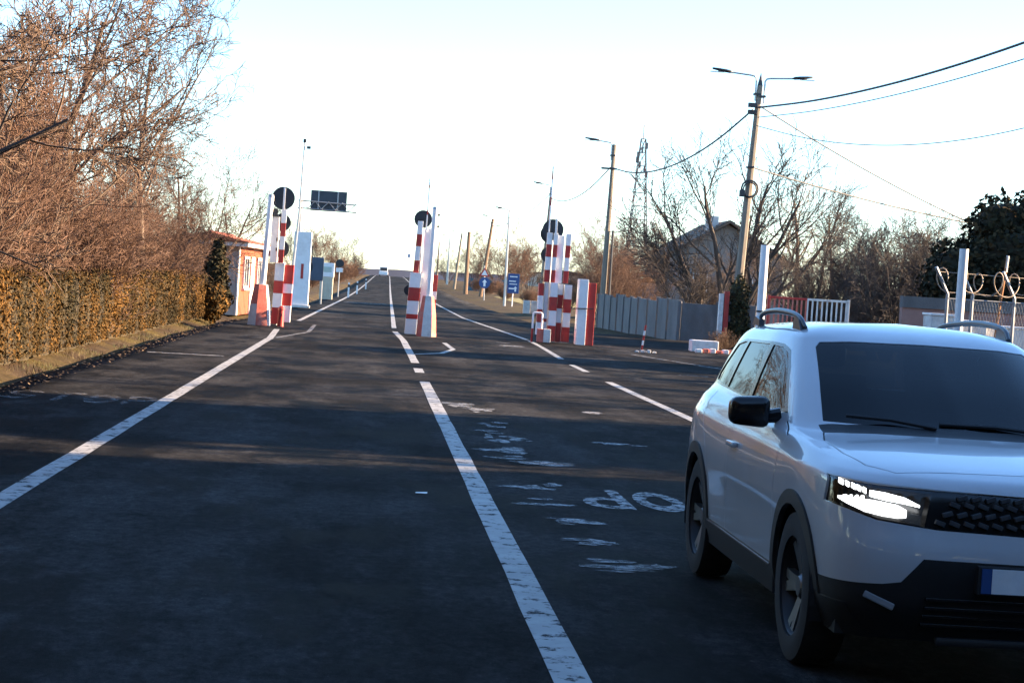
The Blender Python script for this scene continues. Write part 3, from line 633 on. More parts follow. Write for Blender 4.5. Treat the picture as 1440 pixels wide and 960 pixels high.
# ------------------------------------------------------------------ barriers at the checkpoint
def stripes(parent, name, x0, x1, y0, y1, bounds, first='w', lean=0.0, zref=0.0, bev=0.006):
    """a box column painted in bands; bounds are the heights where the colour changes"""
    c = first
    for a, b in zip(bounds[:-1], bounds[1:]):
        mb = MB().box(x0, x1, y0, y1, a+0.0015, b-0.0015, bev)
        mb.v = [(v[0]+(v[2]-zref)*lean, v[1], v[2]) for v in mb.v]
        mb.build(name, M_WHITE if c == 'w' else M_RED, parent)
        c = 'r' if c == 'w' else 'w'

def guide_post(loc, label, lean, bw, tw, h, post_h, facets, rot=0.0):
    """painted concrete block, wider at the foot, with a steel tube standing in it"""
    root = empty('guide_post', loc, label, 'guide post')
    n = 6
    def ringp(rad, z, k): a = R(60)*k+rot; return (math.cos(a)*rad, math.sin(a)*rad*0.9, z)
    lev = [(0, bw), (0.52*h, bw*0.86), (h, tw)]
    for k in range(n):                                   # each painted facet is its own piece
        for j in range(2):
            mb = MB()
            (z0, r0), (z1, r1) = lev[j], lev[j+1]
            q = [ringp(r0, z0, k), ringp(r0, z0, k+1), ringp(r1, z1, k+1), ringp(r1, z1, k)]
            inn = [(v[0]*0.9, v[1]*0.9, v[2]) for v in q]
            mb.v = q+inn; mb.f = [(0, 1, 2, 3), (7, 6, 5, 4), (0, 4, 5, 1), (1, 5, 6, 2), (2, 6, 7, 3), (3, 7, 4, 0)]
            mb.build('painted_face', M_CRED if facets[k][j] == 'r' else M_CWHITE, root)
    MB().prism([ringp(tw*0.985, 0, k)[:2] for k in range(n)], 2, h-0.04, h+0.004).build('block_top', M_CWHITE, root)
    top = (lean*post_h, 0, post_h)
    p = MB().tube([(lean*h*0.6, 0, h*0.6), top], 0.085, 16).build('post', M_WHITE, root); auto(p)
    MB().tube([(top[0], 0, post_h-0.002), (top[0]+lean*0.09, 0, post_h+0.07)], [0.09, 0.07], 14).build('post_cap', M_GALV if lean < 0.06 else M_DARKM, root)
    for z in (post_h-0.55, post_h-0.2):
        MB().box(lean*z+0.08, lean*z+0.14, -0.03, 0.03, z, z+0.07).build('bracket', M_DARKM, root)
    return root
guide_post((-3.30, 58, 0), 'red and white concrete block with a white tube post at the left barrier', 0.035, 0.36, 0.21, 1.22, 3.85, ['ww', 'wr', 'rw', 'wr', 'rr', 'ww'], R(15))
guide_post((1.69, 57, 0), 'red and white concrete block with a white tube post at the middle barrier', 0.012, 0.30, 0.17, 1.20, 3.78, ['rr', 'wr', 'rw', 'rr', 'ww', 'rr'], R(0))

def round_signs(loc, zs, rad, label, rad_low=0.27):
    root = empty('round_sign_post', loc, label, 'sign')
    MB().tube([(0, 0.05, 0), (0, 0.05, zs[0]+0.2)], 0.03, 10).build('post', M_GALV, root)
    for kz, z in enumerate(zs):
        if kz: rad = rad_low
        d = MB().disc((0, z), rad, -0.012, 0.0, 32).build('sign_disc', M_SIGNBACK, root)
        MB().box(-rad*0.8, rad*0.8, -0.028, -0.013, z-0.02, z+0.02).build('brace', M_SIGNBACK, d)
    return root
round_signs((-2.86, 59.2, 0), [3.88, 3.14, 2.34], 0.35, 'stack of three dark round sign backs behind the left barrier')
round_signs((1.42, 58.3, 0), [3.50], 0.27, 'dark round sign back on top of the middle barrier')
round_signs((5.50, 59.6, 0), [3.48], 0.33, 'dark round sign back on top of the right barrier')
round_signs((5.45, 60.1, 0), [3.36, 2.70], 0.29, 'lower pair of dark round sign backs half hidden by the right barrier', 0.24)
sg = empty('small_round_sign', (1.13, 58.4, 0), 'small dark round sign low at the left of the middle barrier', 'sign')
MB().tube([(0, 0.04, 0), (0, 0.04, 1.45)], 0.025, 8).build('post', M_GALV, sg); MB().disc((0, 1.32), 0.16, -0.01, 0.0, 24).build('sign_disc', M_SIGNBACK, sg)

def boom(loc, label, build):
    root = empty('boom_barrier', loc, label, 'barrier', 'boom barriers with raised arms'); build(root); return root
# left: cabinet and a raised arm with a second plain arm beside it
def b_left(r):
    stripes(r, 'cabinet_band', -0.26, 0.02, -0.2, 0.2, [0.05, 0.55, 0.98, 1.36, 1.90], 'r', 0.02)
    stripes(r, 'cabinet_band', 0.025, 0.30, -0.12, 0.25, [0.12, 0.62, 1.0, 1.28, 1.86], 'w', 0.02)
    stripes(r, 'arm_band', -0.17, -0.02, -0.34, -0.22, [1.90, 2.30, 2.70, 3.10, 3.52], 'r', 0.015)
    MB().box(-0.40, -0.18, -0.19, 0.0, 1.905, 3.28, 0.01).build('plain_arm', M_WHITE, r)
    MB().box(-0.10, -0.04, -0.36, -0.32, 3.5, 4.16, 0.006).build('arm_tip', M_WHITE, r)
    h = MB().box(-0.42, -0.22, -0.25, -0.08, 3.285, 3.36, 0.01).build('warning_lamp', M_DARKM, r); MB().disc((-0.32, 3.44), 0.09, -0.22, -0.12, 16).build('lamp_lens', M_SIGNBACK, h)
    for z in (2.55, 2.25): MB().box(-0.24, -0.20, -0.21, -0.192, z, z+0.10).build('hinge', M_DARKM, r)
boom((-2.72, 58.6, 0), 'left striped boom barrier with its arm raised beside the concrete block', b_left)
hy = empty('hydrant', (-2.66, 57.9, 0), 'small red hydrant-like stub at the foot of the left barrier', 'hydrant')
MB().tube([(0, 0, 0), (0, 0, 0.5)], [0.10, 0.09], 14).build('body', M_RED, hy); MB().tube([(0, 0, 0.5), (0, 0, 0.56), (0, 0, 0.62)], [0.12, 0.09, 0.03], 14).build('cap', M_RED, hy); MB().tube([(0, -0.18, 0.35), (0, 0.0, 0.35)], 0.05, 10).build('outlet', M_RED, hy)
def b_mid(r):
    stripes(r, 'cabinet_band', -0.24, 0.10, -0.2, 0.2, [0.02, 0.48, 0.62, 1.02, 1.42, 1.86], 'w', 0.035)
    stripes(r, 'cabinet_band', 0.42, 0.62, -0.1, 0.3, [0.02, 0.62, 1.10, 1.34, 1.84], 'w', 0.02)
    stripes(r, 'arm_band', -0.16, 0.0, -0.1, 0.03, [1.865, 2.24, 2.66, 3.02, 3.42], 'r', 0.035)
    MB().box(0.17, 0.37, -0.02, 0.1, 0.3, 3.22, 0.01).build('plain_arm', M_WHITE, r)
    stripes(r, 'whip_band', 0.20, 0.235, -0.06, -0.03, [3.1, 3.62, 3.78, 4.42, 4.52, 4.72], 'w', 0.01, 3.1, 0.003)
    MB().box(-0.29, -0.2, -0.12, 0.0, 2.3, 2.42, 0.01).build('lamp', M_WHITE, r)
boom((1.30, 57.8, 0), 'middle striped boom barrier with its arm and thin whip raised', b_mid)
def b_right(r):
    B1 = [0.05, 0.52, 0.98, 1.40, 1.84]
    stripes(r, 'cabinet_band', -0.62, -0.46, -0.1, 0.2, [0.22, 0.60, 1.0, 1.42, 1.80], 'w', 0.0)
    stripes(r, 'cabinet_band', -0.43, -0.31, -0.02, 0.2, [0.22, 0.62, 0.72, 1.84], 'w', 0.0)
    stripes(r, 'cabinet_band', -0.27, -0.04, -0.2, 0.15, B1, 'r', 0.0)
    stripes(r, 'cabinet_band', -0.01, 0.14, 0.0, 0.2, [0.03, 0.62, 1.06, 1.48, 1.82], 'r', 0.0)
    stripes(r, 'cabinet_band', 0.175, 0.40, -0.16, 0.15, [0.05, 0.50, 0.94, 1.36, 1.80], 'r', 0.0)
    for x0, x1, dy in ((-0.50, -0.34, 0), (-0.30, -0.17, -0.05), (0.09, 0.24, 0.02)):
        stripes(r, 'arm_band', x0, x1, dy-0.1, dy+0.02, [1.845, 2.22, 2.62, 3.00, 3.36], 'r', 0.012)
    MB().box(-0.155, 0.07, -0.06, 0.02, 1.83, 3.30, 0.01).build('plain_arm', M_WHITE, r)
    MB().box(-0.24, -0.175, -0.16, -0.12, 3.3, 3.8, 0.006).build('arm_tip', M_WHITE, r)
    stripes(r, 'whip_band', -0.42, -0.38, 0.1, 0.13, [3.37, 4.2, 4.45, 5.0, 5.25, 5.4], 'w', 0.0, 0, 0.003)
boom((5.72, 58.8, 0), 'right striped boom barrier with three raised arms side by side', b_right)
cb = empty('barrier_cabinet', (6.55, 58.4, 0), 'tall white cabinet with a red side panel at the right barrier', 'cabinet')
MB().box(-0.27, 0.01, -0.3, 0.3, 0.0, 2.0, 0.012).build('cabinet_body', M_WHITE, cb); MB().box(0.013, 0.26, -0.26, 0.34, 0.0, 1.9, 0.012).build('red_panel', M_RED, cb)
MB().tube([(-0.5, -0.32, 1.1), (0.2, -0.32, 1.12)], 0.015, 6).build('latch_bar', M_DARKM, cb)
hf = empty('hoop_guard', (5.02, 58.0, 0), 'small hoop guard, white above and red below, left of the right barrier', 'guard rail')
MB().tube([(0.18, 0, 0.42), (0.18, 0, 0.86), (0.15, 0, 0.9), (-0.07, 0, 0.9), (-0.1, 0, 0.86), (-0.1, 0, 0.42)], 0.03, 8).build('hoop', M_WHITE, hf)
for x in (0.18, -0.1): MB().tube([(x, 0, 0), (x, 0, 0.418)], 0.032, 8).build('leg', M_RED, hf)
bx = empty('painted_block', (5.27, 57.9, 0), 'low faded pink and cream box at the foot of the right barrier', 'block')
MB().box(-0.2, -0.02, -0.12, 0.2, 0.02, 0.42, 0.01).build('red_half', M_CRED, bx); MB().box(-0.017, 0.2, -0.12, 0.2, 0.02, 0.42, 0.01).build('pale_half', M_CWHITE, bx)

# ------------------------------------------------------------------ left: hut, pylon, gantry, signs, mast
def hut():
    M_OR = pmat('orange_render_wall', (0.24, 0.055, 0.018), 0.85, 0.2, 2, dirt=(0.12, 0.04, 0.02), dirt_amt=0.35)
    M_PALE = pmat('pale_render_wall', (0.40, 0.37, 0.34), 0.85, 0.1, 2, dirt=(0.3, 0.27, 0.24), dirt_amt=0.4)
    M_TILE = pmat('red_roof_tiles', (0.15, 0.035, 0.02), 0.8, 0.3, 9)
    M_FAS = pmat('white_fascia', (0.66, 0.62, 0.58), 0.7, 0.08, 3)
    M_GLS = pmat('dark_hut_glass', (0.03, 0.035, 0.04), 0.1, 0.05, 2)
    r = empty('hut', (-4.72, 68, 0), 'small hut with orange walls and a red tiled roof', 'building'); r.rotation_euler[2] = R(-3.5)
    # walls: camera-facing pale end, road-facing orange side
    MB().box(-2.4, 0.0, 0.0, 0.12, 0, 2.42).build('end_wall', M_PALE, r)
    MB().box(-0.14, 0.004, 0.123, 8.0, 0, 2.42).build('side_wall', M_OR, r)
    MB().box(-2.4, 0.0, 8.003, 8.12, 0, 2.42).build('back_wall', M_PALE, r); MB().box(-2.4, -2.28, 0.123, 8.0, 0, 2.42).build('rear_wall', M_PALE, r)
    MB().box(-0.02, 0.03, -0.03, 0.25, 0.0, 2.41).build('corner_pilaster', M_FAS, r)
    for y0, y1 in ((1.3, 2.7), (5.2, 6.4)):
        w_ = empty('window', (0, 0, 0)); w_.parent = r
        f = MB(); f.box(0.005, 0.07, y0, y0+0.09, 0.95, 2.1); f.box(0.005, 0.07, y1-0.09, y1, 0.95, 2.1); f.box(0.005, 0.07, y0, y1, 2.0, 2.1); f.box(0.005, 0.07, y0, y1, 0.95, 1.03)
        f.build('window_frame', M_FAS, w_); MB().box(0.006, 0.03, y0+0.091, y1-0.091, 1.031, 1.999).build('pane', M_GLS, w_)
        MB().box(0.008, 0.06, (y0+y1)/2-0.03, (y0+y1)/2+0.03, 1.031, 1.999).build('mullion', M_FAS, w_)
        MB().box(0.005, 0.12, y0-0.08, y1+0.08, 0.88, 0.947).build('sill', M_FAS, w_)
    MB().box(0.005, 0.05, 3.4, 4.4, 0.0, 2.1).build('door', M_FAS, r)
    e = 0.35
    MB().box(-2.4-e, e, -e, 8.12+e, 2.42, 2.56).build('fascia', M_FAS, r)
    rf = empty('roof', (0, 0, 0)); rf.parent = r
    x0, x1, y0, y1, z0 = -2.45-e, e+0.05, -e-0.05, 8.17+e, 2.563
    xm = (x0+x1)/2; zt = 2.86
    ya, yb = y0+1.2, y1-1.2
    def slope(P, nx_, ny_):       # tiles as rows of half-round courses
        mb = MB(); a, b, c, d = [Vector(p) for p in P]
        rows = 10
        for j in range(rows):
            t0, t1 = j/rows, (j+1.15)/rows; t1 = min(t1, 1.0)
            l0, l1 = a.lerp(d, t0), a.lerp(d, t1); r0, r1 = b.lerp(c, t0), b.lerp(c, t1); up_ = Vector((0, 0, 0.03))
            mb.quad(l0+up_, r0+up_, r1, l1); mb.quad(l0, r0, r0+up_, l0+up_)
        return mb.build('roof_slope', M_TILE, rf)
    slope([(x1, y0, z0), (x1, y1, z0), (xm, yb, zt), (xm, ya, zt)], 1, 0); slope([(x0, y1, z0), (x0, y0, z0), (xm, ya, zt), (xm, yb, zt)], 1, 0)
    slope([(x0, y0, z0), (x1, y0, z0), (xm+0.02, ya, zt), (xm-0.02, ya, zt)], 1, 0); slope([(x1, y1, z0), (x0, y1, z0), (xm-0.02, yb, zt), (xm+0.02, yb, zt)], 1, 0)
    MB().tube([(xm, ya, zt+0.02), (xm, yb, zt+0.02)], 0.07, 8).build('ridge_cap', M_TILE, rf)
    MB().box(-0.16, 0.7, 6.9, 8.4, 2.2, 2.4).build('porch_beam', pmat('dark_red_timber', (0.12, 0.03, 0.02), 0.8, 0.2, 5), r)
hut()
py = empty('white_pylon', (-3.35, 91, 0), 'tall white pylon standing left of the road past the barriers', 'pylon')
MB().box(-0.42, 0.40, -0.25, 0.25, 0.1, 3.55, 0.02).build('pylon_body', M_WHITE, py); MB().box(-0.5, 0.48, -0.35, 0.35, -0.1, 0.098).build('plinth', M_CWHITE, py)
MB().box(-0.02, 0.10, -0.262, -0.252, 1.35, 2.05).build('red_lettering_panel', M_RED, py)
ms = empty('camera_mast', (-3.45, 80, 0), 'thin tall pole with a small camera at its top', 'mast')
MB().tube([(0.05, 0, 0), (0.27, 0, 4.1), (0.32, 0, 7.0)], [0.06, 0.045, 0.03], 8).build('pole', M_GALV, ms); MB().box(0.26, 0.38, -0.1, 0.12, 7.0, 7.15, 0.02).build('camera_head', M_DARKM, ms); MB().box(0.42, 0.58, -0.05, 0.05, 6.75, 6.86, 0.01).build('camera_unit', M_DARKM, ms)
def gantry():
    r = empty('sign_gantry', (-5.1, 130, rz(130)), 'cantilever truss with the dark back of a large road sign', 'gantry')
    MB().tube([(0, 0.3, -0.1), (0, 0.3, 7.0)], [0.16, 0.12], 12).build('mast', M_GALV, r)
    z0, z1 = 5.95, 6.45
    for z in (z0, z1):
        for y in (0.0, 0.5): MB().tube([(-0.2, y, z), (3.75, y, z-0.08)], 0.035, 6).build('chord', M_GALV, r)
    n = 8
    for y in (0.0, 0.5):
        for k in range(n):
            xa, xb = 3.7*k/n, 3.7*(k+1)/n
            MB().tube([(xa, y, z0 if k % 2 else z1), (xb, y, z1 if k % 2 else z0)], 0.022, 5).build('lattice_bar', M_GALV, r)
    p = MB().box(0.62, 3.05, 0.62, 0.68, 5.85, 7.22, 0.01).build('sign_panel', pmat('blue_grey_sign_back', (0.03, 0.04, 0.055), 0.5, 0.15, 2, metallic=0.2), r)
    for x in (1.15, 2.45): MB().box(x-0.04, x+0.04, 0.55, 0.617, 5.88, 7.2).build('panel_rib', M_GALV, p)
gantry()
def back_sign(name, loc, label, items, h, cat='sign'):
    r = empty(name, loc, label, cat)
    MB().tube([(0, 0.05, -0.1), (0, 0.05, h)], 0.04, 8).build('post', M_GALV, r)
    for nm, fn, mt in items: fn(MB()).build(nm, mt, r)
    return r
back_sign('road_sign', (-3.30, 100, 0), 'dark square sign back above a round one left of the pylon board', [('square_plate', lambda m_: m_.box(-0.42, 0.14, -0.02, 0, 2.25, 3.05, 0.005), M_SIGNBACK), ('round_plate', lambda m_: m_.disc((-0.15, 1.95), 0.36, -0.02, 0.0, 28), M_SIGNBACK)], 3.1)
ib = empty('notice_board', (-2.95, 104, 0), 'blue-grey boarded panel on posts beside the road', 'board')
MB().box(-0.55, 0.30, -0.03, 0.02, 1.25, 2.5, 0.01).build('board_panel', pmat('slate_board', (0.06, 0.085, 0.12), 0.6, 0.15, 2), ib)
for x in (-0.5, 0.25): MB().tube([(x, 0.06, -0.1), (x, 0.06, 2.55)], 0.04, 8).build('post', M_GALV, ib)
kb = empty('kiosk', (-2.95, 125, 0), 'pale box-shaped kiosk with a white top beside the far road', 'kiosk')
MB().box(-0.42, 0.42, -0.3, 0.6, 0, 1.45, 0.01).build('base_cabinet', pmat('cream_metal', (0.55, 0.50, 0.38), 0.6, 0.1, 3), kb); MB().box(-0.46, 0.46, -0.34, 0.64, 1.453, 2.35, 0.01).build('top_box', M_WHITE, kb)
for i in range(3): MB().box(-0.38+0.27*i, -0.16+0.27*i, -0.32, -0.302, 0.1, 1.35).build('door_panel', pmat('cream_metal_door', (0.50, 0.46, 0.35), 0.6, 0.1, 3), kb)
MB().box(-0.3, 0.3, -0.355, -0.342, 1.75, 2.1).build('label_plate', pmat('pale_green_plate', (0.42, 0.5, 0.44), 0.6, 0.1, 3), kb)
back_sign('road_sign', (-2.42, 140, 0), 'dark round sign back with a white plate under it', [('round_plate', lambda m_: m_.disc((0, 2.45), 0.30, -0.02, 0.0, 28), M_SIGNBACK), ('white_plate', lambda m_: m_.box(-0.25, 0.25, -0.02, 0, 1.82, 2.12, 0.004), M_WHITE)], 2.75)
for i, (x, y) in enumerate([(-1.62, 140), (-1.2, 165), (-0.6, 205)]):
    d = empty('marker_post', (x-0.05, y, rz(y)), 'small white marker post on the left verge, %s of three' % ['nearest', 'second', 'farthest'][i], 'marker post', 'marker posts on the left')
    MB().prism([(-0.06, -0.05), (0.06, -0.05), (0.0, 0.06)], 2, -0.1, 1.1).build('post', M_WHITE, d); MB().box(-0.07, 0.07, -0.062, -0.052, 0.75, 0.95).build('band', M_DARKM, d)

# ------------------------------------------------------------------ lamp poles and wires
def lamp_head(root, x0, z0, x1, z1, y=0, L_=0.9):
    d = 1 if x1 > x0 else -1
    MB().tube([(x0, y, z0-0.9), (x0, y, z0-0.12), (x0+0.06*d, y, z0-0.03), (x0+0.2*d, y, z0), (x1-L_*0.8*d, y, z1-0.02*0), (x1-L_*0.3*d, y, z1+0.02)], 0.032, 8).build('lamp_arm', M_GALV, root)
    mb = MB(); n = 7; pr = [(0, 0.02), (0.12, 0.055), (0.35, 0.06), (0.7, 0.05), (0.95, 0.035), (1.0, 0.01)]
    xs = x1-L_*d
    base = len(mb.v)
    for t, r_ in pr:
        for k in range(10):
            a = 2*math.pi*k/10; mb.v.append((xs+L_*t*d, y+math.cos(a)*r_*2.2, z1+0.09*t+math.sin(a)*r_))
    for i in range(len(pr)-1):
        for k in range(10): a = base+i*10+k; c = base+i*10+(k+1) % 10; mb.f.append((a, c, c+10, a+10))
    mb.f.append(tuple(base+k for k in range(10))); mb.f.append(tuple(base+50+k for k in range(10)))
    h = mb.build('lamp_head', M_DARKM, root, smooth=True)
    MB().box(min(xs+0.3*d, xs+0.8*d), max(xs+0.3*d, xs+0.8*d), y-0.08, y+0.08, z1-0.035, z1-0.02).build('lamp_lens', pmat('frosted_lamp_lens', (0.5, 0.5, 0.48), 0.3, 0.05, 3), h)
def pole(loc, top, r0, r1, label, mat, lamps=(), coil=None, group='utility poles along the road', sides=8, name='lamp_pole', cat='pole'):
    root = empty(name, loc, label, cat, group)
    H_ = top[1]
    MB().tube([(0, 0, -0.3), (top[0]*0.5, 0, H_*0.5), (top[0], 0, H_)], [r0, (r0+r1)/2, r1], sides).build('pole_shaft', mat, root)
    for (dx, x1, z1, L_) in lamps:
        lamp_head(root, top[0]+dx, z1-0.06, top[0]+x1, z1, -r1*0.7, L_)
        MB().box(min(top[0]+dx, top[0])-0.05, max(top[0]+dx, top[0])+0.05, -r1-0.03, r1+0.03, z1-0.75, z1-0.68).build('clamp', M_DARKM, root)
    return root
p1 = pole((12.95, 68, 0), (0.40, 9.35), 0.19, 0.10, 'nearest concrete pole with two lamp arms above the ivy', M_POLE, [(-0.16, -1.78, 9.75, 0.75), (0.16, 1.88, 9.68, 0.75)])
MB().tube([(0.40, 0, 9.352), (0.41, 0, 9.8)], [0.10, 0.01], 8).build('pole_tip', M_DARKM, p1)
for i, z in enumerate((8.55, 8.3)): MB().box(0.0, 0.34, -0.16, -0.04, z, z+0.16, 0.02).build('cable_clamp', M_DARKM, p1)
t = MB(); ct = [(0.20+0.30*math.cos(a*0.5236)+0.04, -0.2, 5.65+0.30*math.sin(a*0.5236)) for a in range(13)]; t.tube(ct, 0.035, 7, cap=False); ct = [(0.20+0.24*math.cos(a*0.5236)+0.04, -0.24, 5.62+0.26*math.sin(a*0.5236)) for a in range(13)]; t.tube(ct, 0.03, 7, cap=False)
t.build('cable_coil', M_WIRE, p1, smooth=True); MB().box(-0.12, 0.06, -0.28, -0.12, 5.35, 5.6, 0.02).build('splice_box', M_DARKM, p1)
MB().box(0.12, 0.36, -0.2, 0.2, 6.4, 6.46).build('clamp', M_DARKM, p1)
p2 = pole((11.80, 98, 0), (0.12, 9.2), 0.17, 0.10, 'second pole with one lamp arm beyond the fence', M_POLE, [(-0.14, -1.55, 9.35, 0.8)]); 
MB().tube([(0.35, -0.1, 0.0), (0.32, -0.12, 4.8)], 0.06, 8).build('cable_duct', M_DARKM, p2); MB().box(-0.5, 0.3, -0.16, -0.1, 7.9, 8.0).build('cross_arm', M_DARKM, p2)
pole((12.50, 142, rz(142)), (0.30, 9.1), 0.18, 0.10, 'third pole with one lamp arm just above the right barrier', M_POLE, [(-0.1, -1.38, 9.3, 0.7)])
pole((10.55, 152, rz(152)), (-0.08, 7.6), 0.11, 0.07, 'white metal lamp post with a short arm left of the blue board', M_GALV, [(0.0, -1.1, 7.65, 0.6)])
pole((11.7, 207, rz(207)), (0.85, 8.4), 0.22, 0.14, 'leaning timber pole with a lamp arm behind the round blue sign', M_WOODP, [(0.0, -1.2, 8.7, 0.6)])
pole((10.9, 224, rz(224)), (0.0, 7.2), 0.26, 0.18, 'thick timber pole without a lamp farther along the verge', M_WOODP)
pole((11.5, 270, rz(270)), (0.65, 7.8), 0.2, 0.12, 'leaning pole past the thick timber pole', M_POLE, [(0, -1.5, 8.0, 0.7)])
pole((12.8, 330, rz(330)), (0.05, 8.3), 0.2, 0.12, 'pale pole, third from the road crest', M_GALV, [(0, -1.5, 8.4, 0.7)])
pole((13.3, 400, rz(400)), (0.1, 8.0), 0.22, 0.14, 'pole near the crest of the road', M_POLE, [(0, -1.5, 8.2, 0.7)])
pole((13.9, 470, rz(470)), (0.1, 7.8), 0.22, 0.14, 'farthest pole at the crest of the road', M_POLE)
def wire(pts, r_, label):
    P = [Vector(p) for p in pts]; out = []
    def cr(p0, p1, p2, p3, t): return 0.5*((2*p1)+(p2-p0)*t+(2*p0-5*p1+4*p2-p3)*t*t+(3*p1-p0-3*p2+p3)*t**3)
    for i in range(len(P)-1):
        p0 = P[max(0, i-1)]; p3 = P[min(len(P)-1, i+2)]
        for k in range(8): out.append(cr(p0, P[i], P[i+1], p3, k/8))
    out.append(P[-1])
    tag(MB().tube(out, r_, 5).build('overhead_wire', M_WIRE, smooth=True), label, 'wire', 'overhead wires')
def sag(a, b, s_, n=6): 
    a, b = Vector(a), Vector(b)
    return [tuple(a.lerp(b, t/n) - Vector((0, 0, 4*s_*(t/n)*(1-t/n)))) for t in range(n+1)]
def sag_at(a, d, L_, s_, b): return sag(a, b, s_)
A1 = (13.30, 67.8, 8.55)
wire(sag(A1, (16.5, 30, 9.3), 0.75), 0.035, 'thickest black cable sweeping up to the right edge from the nearest pole')
wire(sag((13.30, 67.8, 8.2), (16.5, 30, 8.7), 0.65), 0.016, 'thin wire just under the thick cable')
wire(sag((13.28, 67.8, 7.9), (20.5, 52, 8.0), 1.0), 0.016, 'thin wire hanging in a low curve to the right edge')
wire(sag((13.4, 67.9, 8.6), (25.8, 78, 5.0), 0.25), 0.028, 'straight thin wire running down to the right from the nearest pole')
wire(sag((13.2, 67.9, 6.43), (26.0, 80, 5.45), 0.15), 0.03, 'wire crossing above the dark shrubs')
wire(sag((13.1, 67.8, 8.45), (11.85, 97.8, 8.0), 1.0), 0.035, 'cable between the nearest and second poles')
wire(sag((11.75, 97.8, 8.0), (12.75, 141.8, 8.3), 0.8), 0.03, 'cable between the second and third poles')
wire(sag((12.75, 142, 8.6), (12.4, 206.9, 7.9), 0.7), 0.025, 'cable from the third pole to the leaning pole')
wire(sag((12.4, 207, 8.3), (12.15, 270, 8.1), 0.7), 0.025, 'cable from the leaning pole to the next')
wire(sag((-3.1, 84, 6.4), (11.7, 98, 8.3), 0.35), 0.008, 'very thin wire crossing over the road')

# ------------------------------------------------------------------ right: far signs, tower, house, fences, compound
M_BLUE = pmat('blue_sign_face', (0.02, 0.065, 0.20), 0.45, 0.08, 3)
r = empty('road_sign', (10.45, 180, rz(180)), 'round blue arrow sign under a warning triangle on the right verge', 'sign')
MB().tube([(0.1, 0.05, -0.1), (-0.05, 0.05, 3.2)], 0.05, 8).build('post', M_GALV, r)
d_ = MB().disc((0.05, 1.6), 0.52, -0.02, 0, 28).build('blue_disc', M_BLUE, r); MB().prism([(-0.05, 1.28), (0.15, 1.28), (0.15, 1.65), (0.28, 1.65), (0.05, 1.95), (-0.18, 1.65), (-0.05, 1.65)], 1, -0.032, -0.023).build('arrow', M_WHITE, d_)
q = MB().prism([(-0.5, 2.2), (0.5, 2.2), (0.0, 3.05)], 1, -0.02, 0).build('triangle_plate', M_RED, r); MB().prism([(-0.3, 2.32), (0.3, 2.32), (0.0, 2.83)], 1, -0.03, -0.022).build('triangle_face', M_WHITE, q)
r = empty('road_sign', (11.15, 152, rz(152)), 'blue rectangular information board with white lines on the right verge', 'sign')
MB().tube([(0, 0.05, -0.1), (0.02, 0.05, 1.2)], 0.04, 8).build('post', M_WHITE, r)
bd = MB().box(-0.45, 0.47, -0.02, 0.02, 1.0, 2.55, 0.01).build('blue_board', M_BLUE, r)
for z0, z1, x0, x1 in ((2.28, 2.36, -0.3, 0.3), (1.92, 2.0, -0.34, 0.2), (1.70, 1.76, -0.3, 0.3), (1.32, 1.42, -0.34, 0.1)): MB().box(x0, x1, -0.027, -0.0215, z0, z1).build('white_line', M_WHITE, bd)
MB().prism([(0.12, 1.15), (0.26, 1.15), (0.26, 1.4), (0.33, 1.4), (0.19, 1.58), (0.05, 1.4), (0.12, 1.4)], 1, -0.028, -0.0215).build('arrow', M_WHITE, bd)
for i in range(4):
    o = MB().box(9.6+0.55*i, 10.05+0.55*i, 121+i*0.5, 121.12+i*0.5, -0.05, 0.78, 0.02).build('concrete_post', M_CWHITE); tag(o, 'low pale concrete post left of the right barrier, %s of four' % ['first', 'second', 'third', 'fourth'][i], 'post', 'low concrete posts')
# long teal building and a low one far off
def far_building(name, loc, w_, d__, h_, mat, label, gable=0.0, roofm=None):
    r = empty(name, loc, label, 'building')
    MB().box(-w_/2, w_/2, 0, d__, -0.5, h_).build('wall', mat, r)
    if gable:
        m_ = MB().prism([(-w_/2-0.3, h_), (w_/2+0.3, h_), (0, h_+gable)], 1, -0.3, d__+0.3); m_.v = [(v[0], v[1], v[2]+0.002) for v in m_.v]; m_.build('roof', roofm, r)
    for k in range(max(2, int(w_/3))): 
        x = -w_/2+w_*(k+0.5)/max(2, int(w_/3)); MB().box(x-0.5, x+0.5, -0.02, -0.004, h_*0.35, h_*0.75).build('window', M_DARKM, r)
    return r
far_building('far_shed', (15.8, 262, 0.4), 6, 5, 1.9, pmat('teal_sheet_wall', (0.03, 0.09, 0.12), 0.6, 0.2, 1), 'long low teal shed behind the poles on the right verge')
far_building('far_house', (29.5, 210, 0.3), 5, 5, 2.2, pmat('brown_far_wall', (0.16, 0.11, 0.08), 0.8, 0.2, 1), 'small brown house far beyond the blue board', 0.9, pmat('dark_far_roof', (0.07, 0.05, 0.045), 0.8, 0.2, 1))
far_building('far_house', (40, 400, 1.0), 14, 8, 3.5, pmat('pale_far_wall', (0.4, 0.36, 0.3), 0.8, 0.2, 1), 'low pale building far behind the yellow field', 1.0, pmat('dark_far_roof', (0.07, 0.05, 0.045), 0.8, 0.2, 1))
fld = MB()
for j in range(12):
    for i in range(12):
        x0, x1 = 13.5+3*i, 16.5+3*i; y0, y1 = 165+4*j, 169+4*j
        fld.quad(*[(x, y, gz(x, y)+0.03) for x, y in ((x0, y0), (x1, y0), (x1, y1), (x0, y1))])
tag(fld.build('field', pmat('yellow_green_field', (0.18, 0.15, 0.035), 0.9, 0.3, 0.5), smooth=True), 'yellow green field beside the far road', kind='structure')

